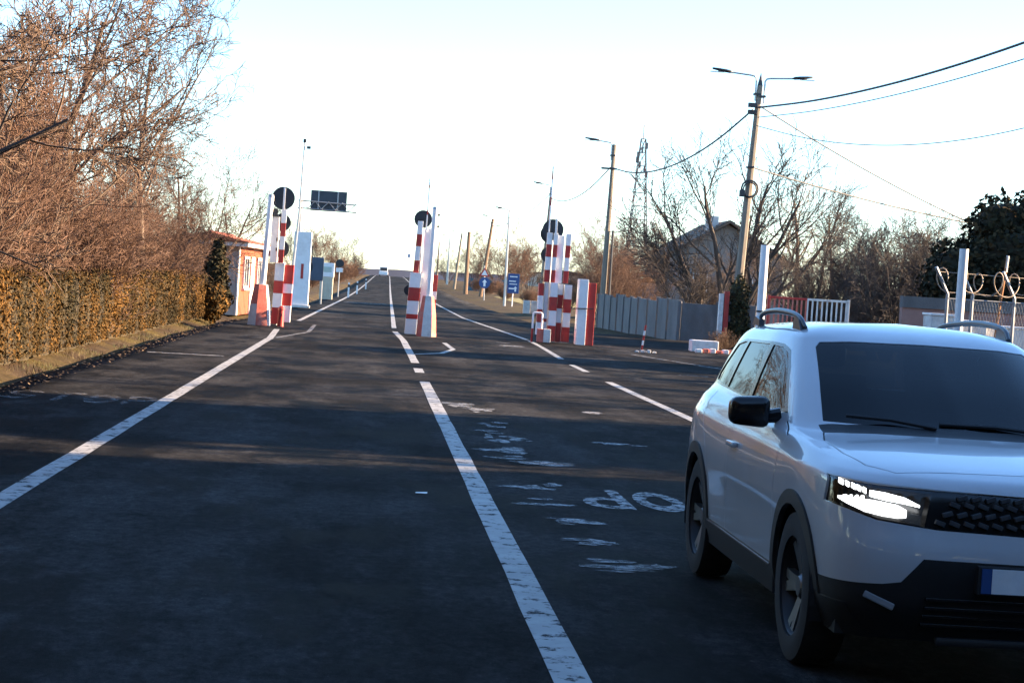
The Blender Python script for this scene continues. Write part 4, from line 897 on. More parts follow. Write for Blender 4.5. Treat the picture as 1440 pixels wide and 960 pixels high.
def tower():
    r = empty('radio_tower', (61.5, 450, 0), 'tall red and white lattice radio mast far on the right', 'tower')
    mW = pmat('mast_white', (0.16, 0.14, 0.13), 0.6, 0.1, 1); mR = pmat('mast_red', (0.16, 0.085, 0.07), 0.6, 0.1, 1)
    H_ = 38; n = 12
    def hw(z): return 2.4*(1-z/H_)+0.55
    for k in range(n):
        z0, z1 = H_*k/n, H_*(k+1)/n; mb = MB(); a, b = hw(z0), hw(z1)
        cs = [(-1, -1), (1, -1), (1, 1), (-1, 1)]
        for i in range(4):
            c, e = cs[i], cs[(i+1) % 4]
            mb.tube([(c[0]*a, c[1]*a, z0), (c[0]*b, c[1]*b, z1)], 0.12, 4); mb.tube([(c[0]*a, c[1]*a, z0), (e[0]*b, e[1]*b, z1)], 0.075, 4); mb.tube([(e[0]*a, e[1]*a, z0), (c[0]*b, c[1]*b, z1)], 0.075, 4); mb.tube([(c[0]*b, c[1]*b, z1), (e[0]*b, e[1]*b, z1)], 0.075, 4)
        o = mb.build('lattice_section', mR if k % 2 else mW, r); o['kind'] = 'stuff'
    MB().tube([(0, 0, H_), (0, 0, H_+3.2)], 0.14, 6).build('top_rod', mW, r)
    for k in range(7):
        a = k*0.9; z = 29+1.1*k; MB().box(math.cos(a)*1.3-0.22, math.cos(a)*1.3+0.22, math.sin(a)*1.3-0.2, math.sin(a)*1.3+0.2, z, z+1.5).build('antenna_panel', mW, r)
tower()
hl_ = MB(); rr = random.Random(2); N_ = 120
for i in range(N_+1):
    a = -0.75+1.5*i/N_; x, y = 3200*math.sin(a), 3200*math.cos(a); h = 6+16*(0.5+0.5*noise.noise(Vector((a*6, 0, 0))))+2*noise.noise(Vector((a*60, 1, 0)))
    hl_.v += [(x, y, -60), (x*1.02, y*1.02, h)]
for i in range(N_): hl_.f.append((2*i, 2*i+2, 2*i+3, 2*i+1))
tag(hl_.build('hills', pmat('far_hill_woods', (0.10, 0.10, 0.12), 0.95, 0.25, 0.01), smooth=True), 'low bluish hills on the far horizon', kind='structure')

def house():
    mW = pmat('grey_render', (0.20, 0.18, 0.165), 0.9, 0.15, 1.2, dirt=(0.12, 0.10, 0.09), dirt_amt=0.4); mR = pmat('brown_tile_roof', (0.11, 0.075, 0.055), 0.85, 0.25, 4)
    r = empty('house', (20.7, 112, 0), 'grey gabled house behind the spreading bare tree', 'house')
    w_, d__, he, hr = 3.4, 9, 4.15, 6.3
    MB().prism([(-w_, -0.2), (w_, -0.2), (w_, he), (0, hr-0.25), (-w_, he)], 1, 0, d__).build('wall', mW, r)
    rf = empty('roof'); rf.parent = r
    for s_ in (-1, 1):
        mb = MB(); P0 = Vector((0, 0, hr)); P1 = Vector((s_*(w_+0.55), 0, he-0.22)); dn = (P1-P0); n_ = Vector((-dn.z*s_, 0, dn.x*s_)).normalized()*0.0
        for j in range(14):
            a, b = P0.lerp(P1, j/14), P0.lerp(P1, (j+1)/14); 
            mb.quad((a.x, -0.5, a.z), (b.x, -0.5, b.z+0.05), (b.x, d__+0.5, b.z+0.05), (a.x, d__+0.5, a.z)); mb.quad((b.x, -0.5, b.z+0.05), (b.x, -0.5, b.z), (b.x, d__+0.5, b.z), (b.x, d__+0.5, b.z+0.05))
            mb.quad((a.x, -0.5, a.z-0.16), (b.x, -0.5, b.z-0.16), (b.x, -0.5, b.z), (a.x, -0.5, a.z))
        mb.quad((P0.x, -0.5, P0.z-0.16), (P1.x, -0.5, P1.z-0.16), (P1.x, d__+0.5, P1.z-0.16), (P0.x, d__+0.5, P0.z-0.16))
        mb.build('roof_slope', mR, rf)
    c = MB().box(-1.1, -0.4, 1.2, 1.9, 5.1, 6.55, 0.01).build('chimney', pmat('pale_chimney', (0.5, 0.46, 0.44), 0.85, 0.1, 3), rf); 
    for x in (-1.5, 1.2):
        w2 = empty('window'); w2.parent = r
        MB().box(x-0.45, x+0.45, -0.05, -0.004, 1.9, 3.1).build('window_frame', M_CWHITE, w2); MB().box(x-0.37, x+0.37, -0.07, -0.052, 1.98, 3.02).build('pane', M_DARKM, w2)
    lt = MB().prism([(-w_-3.0, 2.35), (-w_-0.01, 3.0), (-w_-0.01, 3.12), (-w_-3.1, 2.45)], 1, 0.3, 7).build('lean_to_roof', mR, r); MB().box(-w_-2.9, -w_-0.01, 0.5, 6.8, -0.2, 2.33).build('lean_to_wall', mW, r)
house()

M_PANEL = pmat('grey_concrete_panel', (0.13, 0.128, 0.126), 0.9, 0.25, 1.6, dirt=(0.11, 0.10, 0.09), dirt_amt=0.7, bump=0.4, stretch=(1, 1, 0.5))
def panel_fence(pts, h, seg, label, gap_at=None):
    r = empty('panel_fence', (pts[0][0], pts[0][1], 0), label, 'fence'); rr = random.Random(3)
    ox, oy = pts[0]
    for (xa, ya), (xb, yb) in zip(pts[:-1], pts[1:]):
        L_ = math.hypot(xb-xa, yb-ya); n = max(1, round(L_/seg)); a = math.atan2(yb-ya, xb-xa)
        for k in range(n):
            t = k/n; l = L_/n
            M4 = Matrix.Translation((xa+(xb-xa)*t-ox, ya+(yb-ya)*t-oy, 0)) @ Matrix.Rotation(a, 4, 'Z') @ Matrix.Rotation(rr.uniform(-0.03, 0.03), 4, 'Y')
            hh = h*rr.uniform(0.95, 1.05)
            if gap_at and k == gap_at:
                mb = MB().box(0.25, l*0.75, -0.02, 0.03, -0.1, hh*1.15); M4 = M4 @ Matrix.Rotation(0.14, 4, 'Y')
                mb.v = [tuple(M4 @ Vector(v)) for v in mb.v]; mb.build('rusty_panel', pmat('rusty_dark_sheet', (0.05, 0.03, 0.022), 0.9, 0.4, 2), r); continue
            mb = MB().box(0.07, l-0.01, -0.04, 0.04, -0.1, hh, 0.012); mb.v = [tuple(M4 @ Vector(v)) for v in mb.v]; mb.build('panel', M_PANEL, r)
            mb = MB().box(-0.07, 0.06, -0.09, 0.07, -0.1, hh+0.05, 0.012); mb.v = [tuple(M4 @ Vector(v)) for v in mb.v]; mb.build('post', M_PANEL, r)
panel_fence([(10.6, 89), (11.2, 80), (11.8, 73.0), (14.6, 72.2)], 1.5, 1.6, 'weathered grey concrete panel fence with a dark leaning sheet', 10)
panel_fence([(16.2, 75), (27, 75.5)], 1.55, 2.0, 'grey panel fence behind the dark shrubs')

# compound entrance
r = empty('delineator', (7.83, 54.8, 0), 'thin red and white striped marker stick on a small foot', 'marker')
stripes(r, 'stick_band', -0.025, 0.025, -0.025, 0.025, [0.06, 0.2, 0.34, 0.48, 0.62, 0.78], 'r', 0.10, 0, 0.003); MB().tube([(0, 0, 0), (0, 0, 0.06)], [0.22, 0.12], 12).build('foot', M_DARKM, r)
for k in range(4): o = MB().box(7.6+0.17*k, 7.7+0.17*k, 54.3+0.1*(k % 2), 54.42+0.1*(k % 2), 0, 0.05+0.02*(k % 3), 0.015).build('rubble_stone', M_CWHITE); tag(o, 'small pale stone by the striped marker stick, %s from the left' % ORD[k], 'stone', 'stones by the marker stick')
r = empty('concrete_block', (10.35, 58.9, 0), 'white concrete block lying before the red gate post', 'block')
MB().box(-0.42, 0.42, -0.3, 0.3, 0.0, 0.36, 0.03).build('block_body', M_CWHITE, r)
rr = random.Random(17)
kb_ = MB()
for k in range(9):
    x, y = 9.9+0.22*k, 57.6+0.08*k
    o = MB().box(x, x+0.2, y, y+0.22, 0, rr.uniform(0.08, 0.15), 0.03).build('kerb_stone', M_CRED if k % 2 else M_CWHITE); o.rotation_euler[2] = 0.0; tag(o, 'worn kerb stone before the white concrete block, %s from the left' % ['first', 'second', 'third', 'fourth', 'fifth', 'sixth', 'seventh', 'eighth', 'ninth'][k], 'kerb stone', 'kerb stones by the white block')
plant('ug', 'bramble_bush', (11.0, 59.4, 0), 'low dry weeds beside the white concrete block', 'bush', None, 0.3, 0.5, mats=(M_BARK, M_TWIG), maker=mk_shrub(90, 14, 2.0, 0.018, 38))
r = empty('gate_post', (12.2, 66, 0), 'red and white gate post left of the ivy', 'post')
MB().box(-0.17, -0.02, -0.1, 0.1, -0.1, 1.86, 0.01).build('pale_post', M_CWHITE, r); mb = MB().box(0.0, 0.17, -0.12, 0.12, -0.1, 1.95, 0.01).build('red_post', M_RED, r)
MB().box(0.172, 0.26, -0.05, 0.05, 0.9, 1.1).build('lock_plate', M_DARKM, r); MB().box(0.172, 0.24, -0.04, 0.04, 1.5, 1.6).build('hinge', M_DARKM, r)
def tube_post(loc, x_top, h, rad, label):
    r = empty('tube_post', loc, label, 'post')
    auto(MB().tube([(0, 0, 0), (x_top, 0, h)], rad, 20).build('tube', M_WHITE, r)); MB().tube([(0, 0, 0), (0, 0, 0.05)], rad*1.9, 16).build('base_plate', M_DARKM, r)
    MB().tube([(x_top*0.45, 0, h*0.44), (x_top*0.46, 0, h*0.455)], rad*1.12, 16).build('collar', M_DARKM, r)
tube_post((10.24, 50, 0), 0.0, 3.16, 0.11, 'tall white tube post left of the red and white gate')
tube_post((9.33, 30, 0), 0.02, 2.72, 0.072, 'tall white tube post in front of the razor wire')
def gate():
    r = empty('sliding_gate', (12.55, 60, 0), 'barred gate painted red at its left and white at its right', 'gate')
    for i, (x0, x1, mt) in enumerate(((0.0, 1.2, M_RED), (1.205, 2.5, M_CWHITE))):
        for z in (0.25, 1.80): MB().box(x0, x1, -0.03, 0.03, z, z+0.07, 0.006).build('rail', mt, r)
        n = 8
        for k in range(n+1):
            x = x0+(x1-x0-0.045)*k/n; MB().box(x, x+0.045, -0.022, 0.022, 0.321, 1.799).build('bar', mt if not (i == 0) else M_CRED, r)
    for x in (-0.07, 2.505): MB().box(x, x+0.066, -0.05, 0.05, 0.0, 1.9, 0.006).build('gate_stile', M_RED if x < 0 else M_CWHITE, r)
gate()
def razor():
    r = empty('razor_wire_fence', (10.35, 34, 0), 'mesh fence with bent posts and a coil of razor wire', 'fence')
    xs = [0.0, 0.5, 1.35, 2.2, 3.1]
    for x in xs:
        MB().tube([(x, 0.25*x, 0), (x, 0.25*x, 2.03), (x-0.05, 0.25*x, 2.12), (x-0.26, 0.25*x-0.05, 2.50)], 0.032, 8).build('bent_post', M_GALV, r)
    for z in (0.15, 1.05, 1.95): MB().tube([(0, 0, z), (3.1, 0.775, z)], 0.01, 5).build('tension_wire', M_GALV, r)
    mb = MB(); k = 0
    while k < 52:
        x = 3.1*k/52; mb.tube([(x, 0.25*x, 0.1), (min(3.1, x+0.55), 0.25*min(3.1, x+0.55), 1.95)], 0.0025, 3, cap=False); mb.tube([(x, 0.25*x, 1.95), (min(3.1, x+0.55), 0.25*min(3.1, x+0.55), 0.1)], 0.0025, 3, cap=False); k += 1
    mb.build('wire_mesh', M_GALV, r)['kind'] = 'stuff'
    P = []; rr = random.Random(4)
    for i in range(9*16):
        t = i/16; a = 2*math.pi*t; x = -0.2+0.36*t; rad = 0.21*(1+0.12*math.sin(t*2.3))
        P.append((x+rad*math.cos(a)*0.75, 0.25*x+0.12*math.sin(a*0.5)-0.03, 2.26+rad*math.sin(a)+0.02*math.sin(t*1.7)))
    cr = pmat('rusty_razor_wire', (0.32, 0.26, 0.20), 0.6, 0.35, 6, metallic=0.4)
    coil = MB().tube(P, 0.011, 5).build('razor_coil', cr, r, smooth=True)
    for z, dx in ((2.06, 0), (2.42, -0.22)): MB().tube([(dx, 0, z), (3.0+dx, 0.75, z-0.02)], 0.008, 5).build('strand', cr, r)
    b = MB()
    for i in range(0, len(P), 2):
        x, y, z = P[i]; b.tri((x-0.02, y, z-0.012), (x+0.02, y, z+0.012), (x, y-0.015, z+0.01))
    b.build('barb', cr, r)['kind'] = 'stuff'
razor()
r = empty('rusty_pole', (11.30, 33.6, 0), 'thin rusty pole leaning to the right behind the razor wire', 'pole')
MB().tube([(0, 0.8, -0.1), (0.16, 0.8, 1.9), (0.24, 0.8, 2.78)], 0.028, 8).build('pole_shaft', pmat('rusty_steel', (0.30, 0.14, 0.06), 0.8, 0.4, 5), r)
MB().tube([(0.223, 0.8, 2.5), (0.245, 0.8, 2.8)], 0.031, 8).build('pale_top', M_CWHITE, r)
for i, (x, y, w_, h_) in enumerate([(11.55, 38, 0.55, 1.62), (12.2, 38.2, 0.6, 1.52), (12.95, 38.4, 0.9, 1.45)]):
    o = empty('storage_box', (x, y, 0), 'pale box behind the razor wire, %s' % ['leftmost and tallest', 'middle one', 'rightmost'][i], 'box', 'pale boxes in the compound')
    MB().box(-w_/2, w_/2, 0, 0.6, 0, h_, 0.02).build('box_body', M_CWHITE, o); MB().box(-w_/2-0.02, w_/2+0.02, -0.02, 0.62, h_+0.003, h_+0.05, 0.01).build('lid', M_WHITE, o)
wl = empty('compound_wall', (13.0, 41, 0), 'low brick and render wall in the compound behind the boxes', 'wall')
MB().box(-1.5, 4, 0, 0.2, -0.1, 1.75).build('wall_body', pmat('rose_render', (0.30, 0.17, 0.14), 0.9, 0.25, 1.5), wl); MB().box(-1.5, 4, -0.04, 0.24, 1.753, 2.0).build('coping', M_PANEL, wl)
# far white vehicle coming over the crest
fv = empty('far_van', (-0.6+cx(430), 430, rz(430)), 'tiny white van coming over the crest of the road', 'van')
MB().box(-1, 1, 0, 4.6, 0.35, 1.1, 0.08).build('body', M_WHITE, fv); MB().box(-0.9, 0.9, 0.9, 4.6, 1.1, 2.2, 0.12).build('cabin', M_WHITE, fv); MB().box(-0.8, 0.8, 0.87, 0.9, 1.25, 1.95).build('windscreen', M_DARKM, fv)
for x in (-0.85, 0.85):
    for y in (0.8, 3.7): MB().tube([(x-0.1, y, 0.33), (x+0.1, y, 0.33)], 0.33, 14).build('wheel', M_DARKM, fv)
lt_ = [(0, 742, 512)]
o = MB(); o.quad((0.44, 15.05, 0.006), (0.53, 15.0, 0.012), (0.535, 15.06, 0.018), (0.445, 15.1, 0.008)); tag(o.build('litter', M_WHITE), 'scrap of white litter on the dark near road', 'litter')

# ------------------------------------------------------------------ the white car
# control net: rows from sill to roof, columns from front centre round the side to rear centre; (x, y, z), y = 0 at the front bumper
def _row(z, xy): return [(x, y, z) for x, y in xy]
NET = [
 _row(0.25, [(0, .16), (.45, .17), (.68, .23), (.79, .40), (.835, .84), (.845, 1.25), (.85, 1.95), (.85, 2.55), (.845, 3.5), (.80, 4.05), (.6, 4.24), (0, 4.27)]),
 _row(0.42, [(0, .05), (.45, .06), (.73, .14), (.85, .35), (.885, .84), (.885, 1.25), (.885, 1.95), (.885, 2.55), (.895, 3.5), (.845, 4.08), (.62, 4.29), (0, 4.33)]),
 _row(0.62, [(0, .0), (.45, .025), (.75, .12), (.868, .36), (.902, .84), (.896, 1.25), (.893, 1.95), (.893, 2.55), (.905, 3.5), (.855, 4.08), (.63, 4.30), (0, 4.34)]),
 _row(0.75, [(0, .02), (.45, .045), (.755, .14), (.870, .38), (.904, .84), (.902, 1.25), (.902, 1.95), (.902, 2.55), (.908, 3.5), (.855, 4.07), (.63, 4.28), (0, 4.31)]),
 [(0, .05, .90), (.45, .075, .905), (.755, .18, .915), (.862, .42, .925), (.893, .84, .935), (.888, 1.25, .94), (.886, 1.95, .945), (.886, 2.55, .95), (.896, 3.5, .965), (.838, 4.04, .97), (.615, 4.22, .97), (0, 4.25, .97)],
 [(0, .085, .950), (.44, .115, .952), (.735, .235, .955), (.838, .46, .962), (.868, .84, .975), (.866, 1.25, .985), (.866, 1.95, .995), (.866, 2.55, 1.0), (.873, 3.5, 1.02), (.815, 4.02, 1.03), (.60, 4.19, 1.03), (0, 4.22, 1.03)],
 [(0, .19, .985), (.42, .22, .985), (.69, .33, .985), (.79, .52, .99), (.832, .86, 1.012), (.842, 1.27, 1.032), (.846, 1.95, 1.048), (.846, 2.55, 1.055), (.845, 3.5, 1.075), (.79, 3.99, 1.085), (.59, 4.16, 1.085), (0, 4.18, 1.085)],
 [(0, .62, 1.048), (.40, .63, 1.045), (.63, .66, 1.035), (.71, .72, 1.028), (.775, .98, 1.04), (.812, 1.32, 1.055), (.824, 1.95, 1.075), (.825, 2.55, 1.083), (.82, 3.5, 1.10), (.77, 3.97, 1.11), (.58, 4.14, 1.11), (0, 4.16, 1.11)],
 [(0, 1.06, 1.085), (.38, 1.08, 1.083), (.58, 1.13, 1.076), (.68, 1.185, 1.07), (.755, 1.29, 1.068), (.798, 1.45, 1.078), (.808, 1.95, 1.098), (.809, 2.55, 1.106), (.80, 3.5, 1.123), (.755, 3.95, 1.133), (.57, 4.12, 1.133), (0, 4.14, 1.133)],
 [(0, 1.13, 1.108), (.375, 1.15, 1.106), (.575, 1.20, 1.10), (.672, 1.255, 1.095), (.742, 1.345, 1.092), (.788, 1.50, 1.10), (.797, 1.97, 1.12), (.798, 2.55, 1.128), (.788, 3.5, 1.145), (.742, 3.93, 1.155), (.56, 4.10, 1.155), (0, 4.12, 1.155)],
 [(0, 1.52, 1.31), (.36, 1.54, 1.308), (.545, 1.585, 1.30), (.63, 1.63, 1.295), (.692, 1.70, 1.29), (.722, 1.80, 1.29), (.738, 2.12, 1.295), (.742, 2.6, 1.30), (.73, 3.45, 1.305), (.688, 3.84, 1.315), (.53, 3.99, 1.32), (0, 4.01, 1.32)],
 [(0, 1.93, 1.500), (.335, 1.945, 1.498), (.50, 1.985, 1.49), (.575, 2.025, 1.483), (.628, 2.085, 1.472), (.650, 2.17, 1.467), (.665, 2.35, 1.467), (.675, 2.65, 1.468), (.665, 3.4, 1.458), (.625, 3.74, 1.458), (.48, 3.87, 1.468), (0, 3.90, 1.472)],
 [(0, 2.02, 1.533), (.325, 2.035, 1.532), (.485, 2.07, 1.526), (.555, 2.105, 1.520), (.602, 2.16, 1.513), (.622, 2.24, 1.510), (.635, 2.40, 1.511), (.643, 2.67, 1.512), (.632, 3.38, 1.500), (.593, 3.70, 1.498), (.455, 3.82, 1.507), (0, 3.86, 1.513)],
 [(0, 2.14, 1.563), (.31, 2.15, 1.562), (.45, 2.18, 1.557), (.515, 2.21, 1.552), (.552, 2.25, 1.547), (.57, 2.32, 1.546), (.58, 2.46, 1.547), (.585, 2.69, 1.549), (.575, 3.36, 1.536), (.54, 3.65, 1.530), (.42, 3.76, 1.538), (0, 3.79, 1.543)],
 [(0, 2.32, 1.590), (.26, 2.33, 1.588), (.34, 2.35, 1.585), (.38, 2.37, 1.583), (.40, 2.40, 1.582), (.41, 2.46, 1.582), (.415, 2.56, 1.583), (.415, 2.74, 1.584), (.405, 3.30, 1.572), (.38, 3.50, 1.563), (.30, 3.58, 1.565), (0, 3.60, 1.566)],
 [(0, 2.50, 1.603), (0, 2.52, 1.603), (0, 2.54, 1.603), (0, 2.56, 1.603), (0, 2.60, 1.603), (0, 2.65, 1.603), (0, 2.72, 1.602), (0, 2.86, 1.600), (0, 3.15, 1.592), (0, 3.30, 1.586), (0, 3.36, 1.583), (0, 3.38, 1.582)],
]
def pchip(vals, sub):
    n = len(vals); d = [vals[i+1]-vals[i] for i in range(n-1)]; m_ = [0]*n
    m_[0], m_[-1] = d[0], d[-1]
    for i in range(1, n-1): m_[i] = 0 if d[i-1]*d[i] <= 0 else 2*d[i-1]*d[i]/(d[i-1]+d[i])
    out = []
    for i in range(n-1):
        for k in range(sub):
            t = k/sub; h00 = 2*t**3-3*t*t+1; h10 = t**3-2*t*t+t; h01 = -2*t**3+3*t*t; h11 = t**3-t*t
            out.append(h00*vals[i]+h10*m_[i]+h01*vals[i+1]+h11*m_[i+1])
    out.append(vals[-1]); return out
def pchip3(pts, sub): return list(zip(*[pchip([p[k] for p in pts], sub) for k in range(3)]))

def in_poly(px, py, poly):
    c = False; j = len(poly)-1
    for i in range(len(poly)):
        xi, yi = poly[i]; xj, yj = poly[j]
        if (yi > py) != (yj > py) and px < (xj-xi)*(py-yi)/(yj-yi)+xi: c = not c
        j = i
    return c

def car(loc):
    PAINT = pmat('white_car_paint', (0.52, 0.53, 0.54), 0.38, 0.03, 2.0, dirt=(0.36, 0.35, 0.34), dirt_amt=0.22, coat=1.0)
    PLAST = pmat('black_moulded_plastic', (0.012, 0.012, 0.013), 0.6, 0.2, 20, bump=0.1, bscale=300)
    GLOSSB = pmat('gloss_black_trim', (0.008, 0.008, 0.009), 0.18, 0.1, 5)
    RUB = pmat('tyre_rubber', (0.014, 0.014, 0.015), 0.8, 0.2, 10)
    ALLOY = pmat('dark_grey_alloy', (0.20, 0.205, 0.21), 0.35, 0.1, 5, metallic=0.8)
    RAIL = pmat('satin_grey_rail', (0.10, 0.105, 0.115), 0.35, 0.08, 5, metallic=0.3)
    GLASS = bpy.data.materials.new('tinted_car_glass'); GLASS.use_nodes = True; nt = GLASS.node_tree; nt.nodes.remove(nt.nodes['Principled BSDF'])
    tr = nt.nodes.new('ShaderNodeBsdfTransparent'); tr.inputs[0].default_value = (0.14, 0.17, 0.18, 1); gl = nt.nodes.new('ShaderNodeBsdfGlossy'); gl.inputs['Roughness'].default_value = 0.02
    fr = nt.nodes.new('ShaderNodeFresnel'); fr.inputs[0].default_value = 1.33; ms = nt.nodes.new('ShaderNodeMixShader')
    nt.links.new(fr.outputs[0], ms.inputs[0]); nt.links.new(tr.outputs[0], ms.inputs[1]); nt.links.new(gl.outputs[0], ms.inputs[2]); nt.links.new(ms.outputs[0], nt.nodes['Material Output'].inputs[0])
    LENS = bpy.data.materials.new('clear_lamp_lens'); LENS.use_nodes = True; nt = LENS.node_tree; nt.nodes.remove(nt.nodes['Principled BSDF'])
    tr = nt.nodes.new('ShaderNodeBsdfTransparent'); tr.inputs[0].default_value = (0.9, 0.93, 0.95, 1); gl = nt.nodes.new('ShaderNodeBsdfGlossy'); gl.inputs['Roughness'].default_value = 0.03
    fr = nt.nodes.new('ShaderNodeFresnel'); fr.inputs[0].default_value = 1.45; ms = nt.nodes.new('ShaderNodeMixShader')
    nt.links.new(fr.outputs[0], ms.inputs[0]); nt.links.new(tr.outputs[0], ms.inputs[1]); nt.links.new(gl.outputs[0], ms.inputs[2]); nt.links.new(ms.outputs[0], nt.nodes['Material Output'].inputs[0])
    root = empty('car', loc, 'white compact sport utility car with lit headlight driving toward the camera', 'car')

    # --- fine surface
    rows = [pchip3(r_, 10) for r_ in NET]; nc = len(rows[0])
    cols = [pchip3([rows[i][j] for i in range(len(rows))], 6) for j in range(nc)]; nr = len(cols[0])
    bm = bmesh.new(); V = {}
    for s_ in (1, -1):
        for j in range(nc):
            for i in range(nr):
                x, y, z = cols[j][i]
                if abs(x) < 1e-6:
                    if s_ == -1: V[(s_, j, i)] = V[(1, j, i)]; continue
                    x = 0
                V[(s_, j, i)] = bm.verts.new((x*s_, y, z))
        for j in range(nc-1):
            for i in range(nr-1):
                q = [V[(s_, j, i)], V[(s_, j+1, i)], V[(s_, j+1, i+1)], V[(s_, j, i+1)]]
                u = []
                for v in q:
                    if v not in u: u.append(v)
                if len(u) < 3: continue
                try: bm.faces.new(u if s_ == 1 else u[::-1])
                except ValueError: pass
    bmesh.ops.remove_doubles(bm, verts=bm.verts[:], dist=0.0004)
    bmesh.ops.recalc_face_normals(bm, faces=bm.faces[:])
    if sum(f.normal.z for f in bm.faces if f.calc_center_median().z > 1.5) < 0:
        bmesh.ops.reverse_faces(bm, faces=bm.faces[:])
    lay = bm.faces.layers.int.new('part')

    AX = {'side': (1, 2), 'front': (0, 2), 'top': (0, 1)}
    def cut(poly, view, pred, close=True):
        a, b_ = AX[view]; n = len(poly)
        for k in range(n if close else n-1):
            p, q = poly[k], poly[(k+1) % n]; mg = 0.03
            lo0, hi0 = min(p[0], q[0])-mg, max(p[0], q[0])+mg; lo1, hi1 = min(p[1], q[1])-mg, max(p[1], q[1])+mg
            fs = []
            for f in bm.faces:
                c = f.calc_center_median()
                if lo0 <= c[a] <= hi0 and lo1 <= c[b_] <= hi1 and pred(f, c): fs.append(f)
            if not fs: continue
            g = set(fs)
            for f in fs: g.update(f.edges); g.update(f.verts)
            co = [0, 0, 0]; co[a], co[b_] = p
            no = [0, 0, 0]; no[a], no[b_] = -(q[1]-p[1]), q[0]-p[0]
            bmesh.ops.bisect_plane(bm, geom=list(g), dist=1e-5, plane_co=co, plane_no=no)
    def assign(poly, view, pred, pid, only=None):
        a, b_ = AX[view]
        for f in bm.faces:
            c = f.calc_center_median()
            if pred(f, c) and in_poly(c[a], c[b_], poly) and (only is None or f[lay] in only): f[lay] = pid
    def region(poly, view, pred, pid, only=None): cut(poly, view, pred); assign(poly, view, pred, pid, only)
    side = lambda f, c: abs(f.normal.x) > 0.35
    sideg = lambda f, c: abs(f.normal.x) > 0.25 and c.z > 1.05 and c.y > 1.3
    front = lambda f, c: c.y < 0.75 and f.normal.y < -0.12
    wsp = lambda f, c: c.y < 2.3 and c.z > 1.06 and f.normal.y < -0.25
    rearp = lambda f, c: c.y > 3.6 and f.normal.y > 0.3
    topp = lambda f, c: f.normal.z > 0.55 and c.z < 1.115 and c.y < 1.5
    def arch(yc, rad, n=28, z0=0.2): return [(yc+rad*math.cos(math.pi*k/n), 0.36+rad*math.sin(math.pi*k/n)) for k in range(n+1)] + [(yc-rad, z0), (yc+rad, z0)]
    DEL, CLAD, BUMP, HOOD, WS, SG1, SG2, SG3, DRF, DRR, GRI, HL, LOW, ROOF, RW, TL, GAP, COWL, FEN, QTR, PLR, DLO = range(1, 23)
    def mir(poly): return [(-x, z) for x, z in poly][::-1]
    # body panels by side view
    cut([(1.305, 0.2), (1.305, 1.08)], 'side', side, False); cut([(2.56, 0.2), (2.56, 1.12)], 'side', side, False)
    rdoor = [(2.56, 0.40), (2.56, 1.11), (3.52, 1.13), (3.42, 0.98), (3.22, 0.80), (3.12, 0.60), (3.08, 0.40)]
    fdoor = [(1.305, 0.40), (1.305, 1.03), (1.55, 1.088), (2.56, 1.11), (2.56, 0.40)]
    region(fdoor, 'side', side, DRF); region(rdoor, 'side', side, DRR)
    for f in bm.faces:
        c = f.calc_center_median()
        if f[lay] == 0:
            if c.y < 1.305 and c.z < 1.06 and abs(f.normal.x) > 0.35 and c.y > 0.42: f[lay] = FEN
            elif c.y > 2.56 and c.z < 1.14: f[lay] = QTR
            elif c.z > 1.5 and f.normal.z > 0.5: f[lay] = ROOF
            elif c.z < 1.0 and c.y < 0.6: f[lay] = BUMP
            else: f[lay] = PLR
    hood = [(-.60, .205), (.60, .205), (.70, .34), (.735, .60), (.745, .95), (.70, 1.16), (.58, 1.10), (.38, 1.05), (0, 1.03), (-.38, 1.05), (-.58, 1.10), (-.70, 1.16), (-.745, .95), (-.735, .60), (-.70, .34)]
    region(hood, 'top', topp, HOOD)
    cowl = [(-.70, 1.16), (-.58, 1.10), (-.38, 1.05), (0, 1.03), (.38, 1.05), (.58, 1.10), (.70, 1.16), (.70, 1.28), (.58, 1.215), (.38, 1.165), (0, 1.14), (-.38, 1.165), (-.58, 1.215), (-.70, 1.28)]
    region(cowl, 'top', lambda f, c: f.normal.z > 0.3 and c.z < 1.14 and c.y < 1.5, COWL)
    wsh = [(-.675, 1.112), (.675, 1.112), (.64, 1.25), (.578, 1.462), (.55, 1.487), (.40, 1.500), (0, 1.506), (-.40, 1.500), (-.55, 1.487), (-.578, 1.462), (-.64, 1.25)]
    region(wsh, 'front', wsp, WS)
    dlo = [(1.60, 1.122), (1.95, 1.345), (2.13, 1.432), (2.30, 1.458), (2.6, 1.463), (3.35, 1.452), (3.58, 1.428), (3.84, 1.215), (3.80, 1.165), (2.6, 1.134), (1.9, 1.122)]
    region(dlo, 'side', sideg, DLO)
    g1 = [(1.70, 1.138), (1.98, 1.335), (2.15, 1.416), (2.30, 1.440), (2.52, 1.445), (2.52, 1.146)]
    g2 = [(2.61, 1.148), (2.61, 1.446), (3.22, 1.440), (3.28, 1.163)]
    g3 = [(3.34, 1.166), (3.29, 1.438), (3.36, 1.436), (3.56, 1.412), (3.78, 1.225), (3.76, 1.184)]
    for g, pid in ((g1, SG1), (g2, SG2), (g3, SG3)): region(g, 'side', sideg, pid)
    rwin = [(-.52, 1.17), (.52, 1.17), (.44, 1.43), (-.44, 1.43)]
    region(rwin, 'front', rearp, RW)
    for s_ in (1, -1):
        tl = [(s_*.62, .86), (s_*.80, .88), (s_*.80, 1.10), (s_*.62, 1.06)]
        region(tl if s_ > 0 else tl[::-1], 'front', rearp, TL)
    # front: black band with lamps, lower black intake
    band = [(-.868, .818), (-.70, .772), (-.45, .748), (0, .738), (.45, .748), (.70, .772), (.868, .818), (.856, .936), (.74, .928), (.45, .918), (0, .908), (-.45, .918), (-.74, .928), (-.856, .936)]
    region(band, 'front', front, GRI)
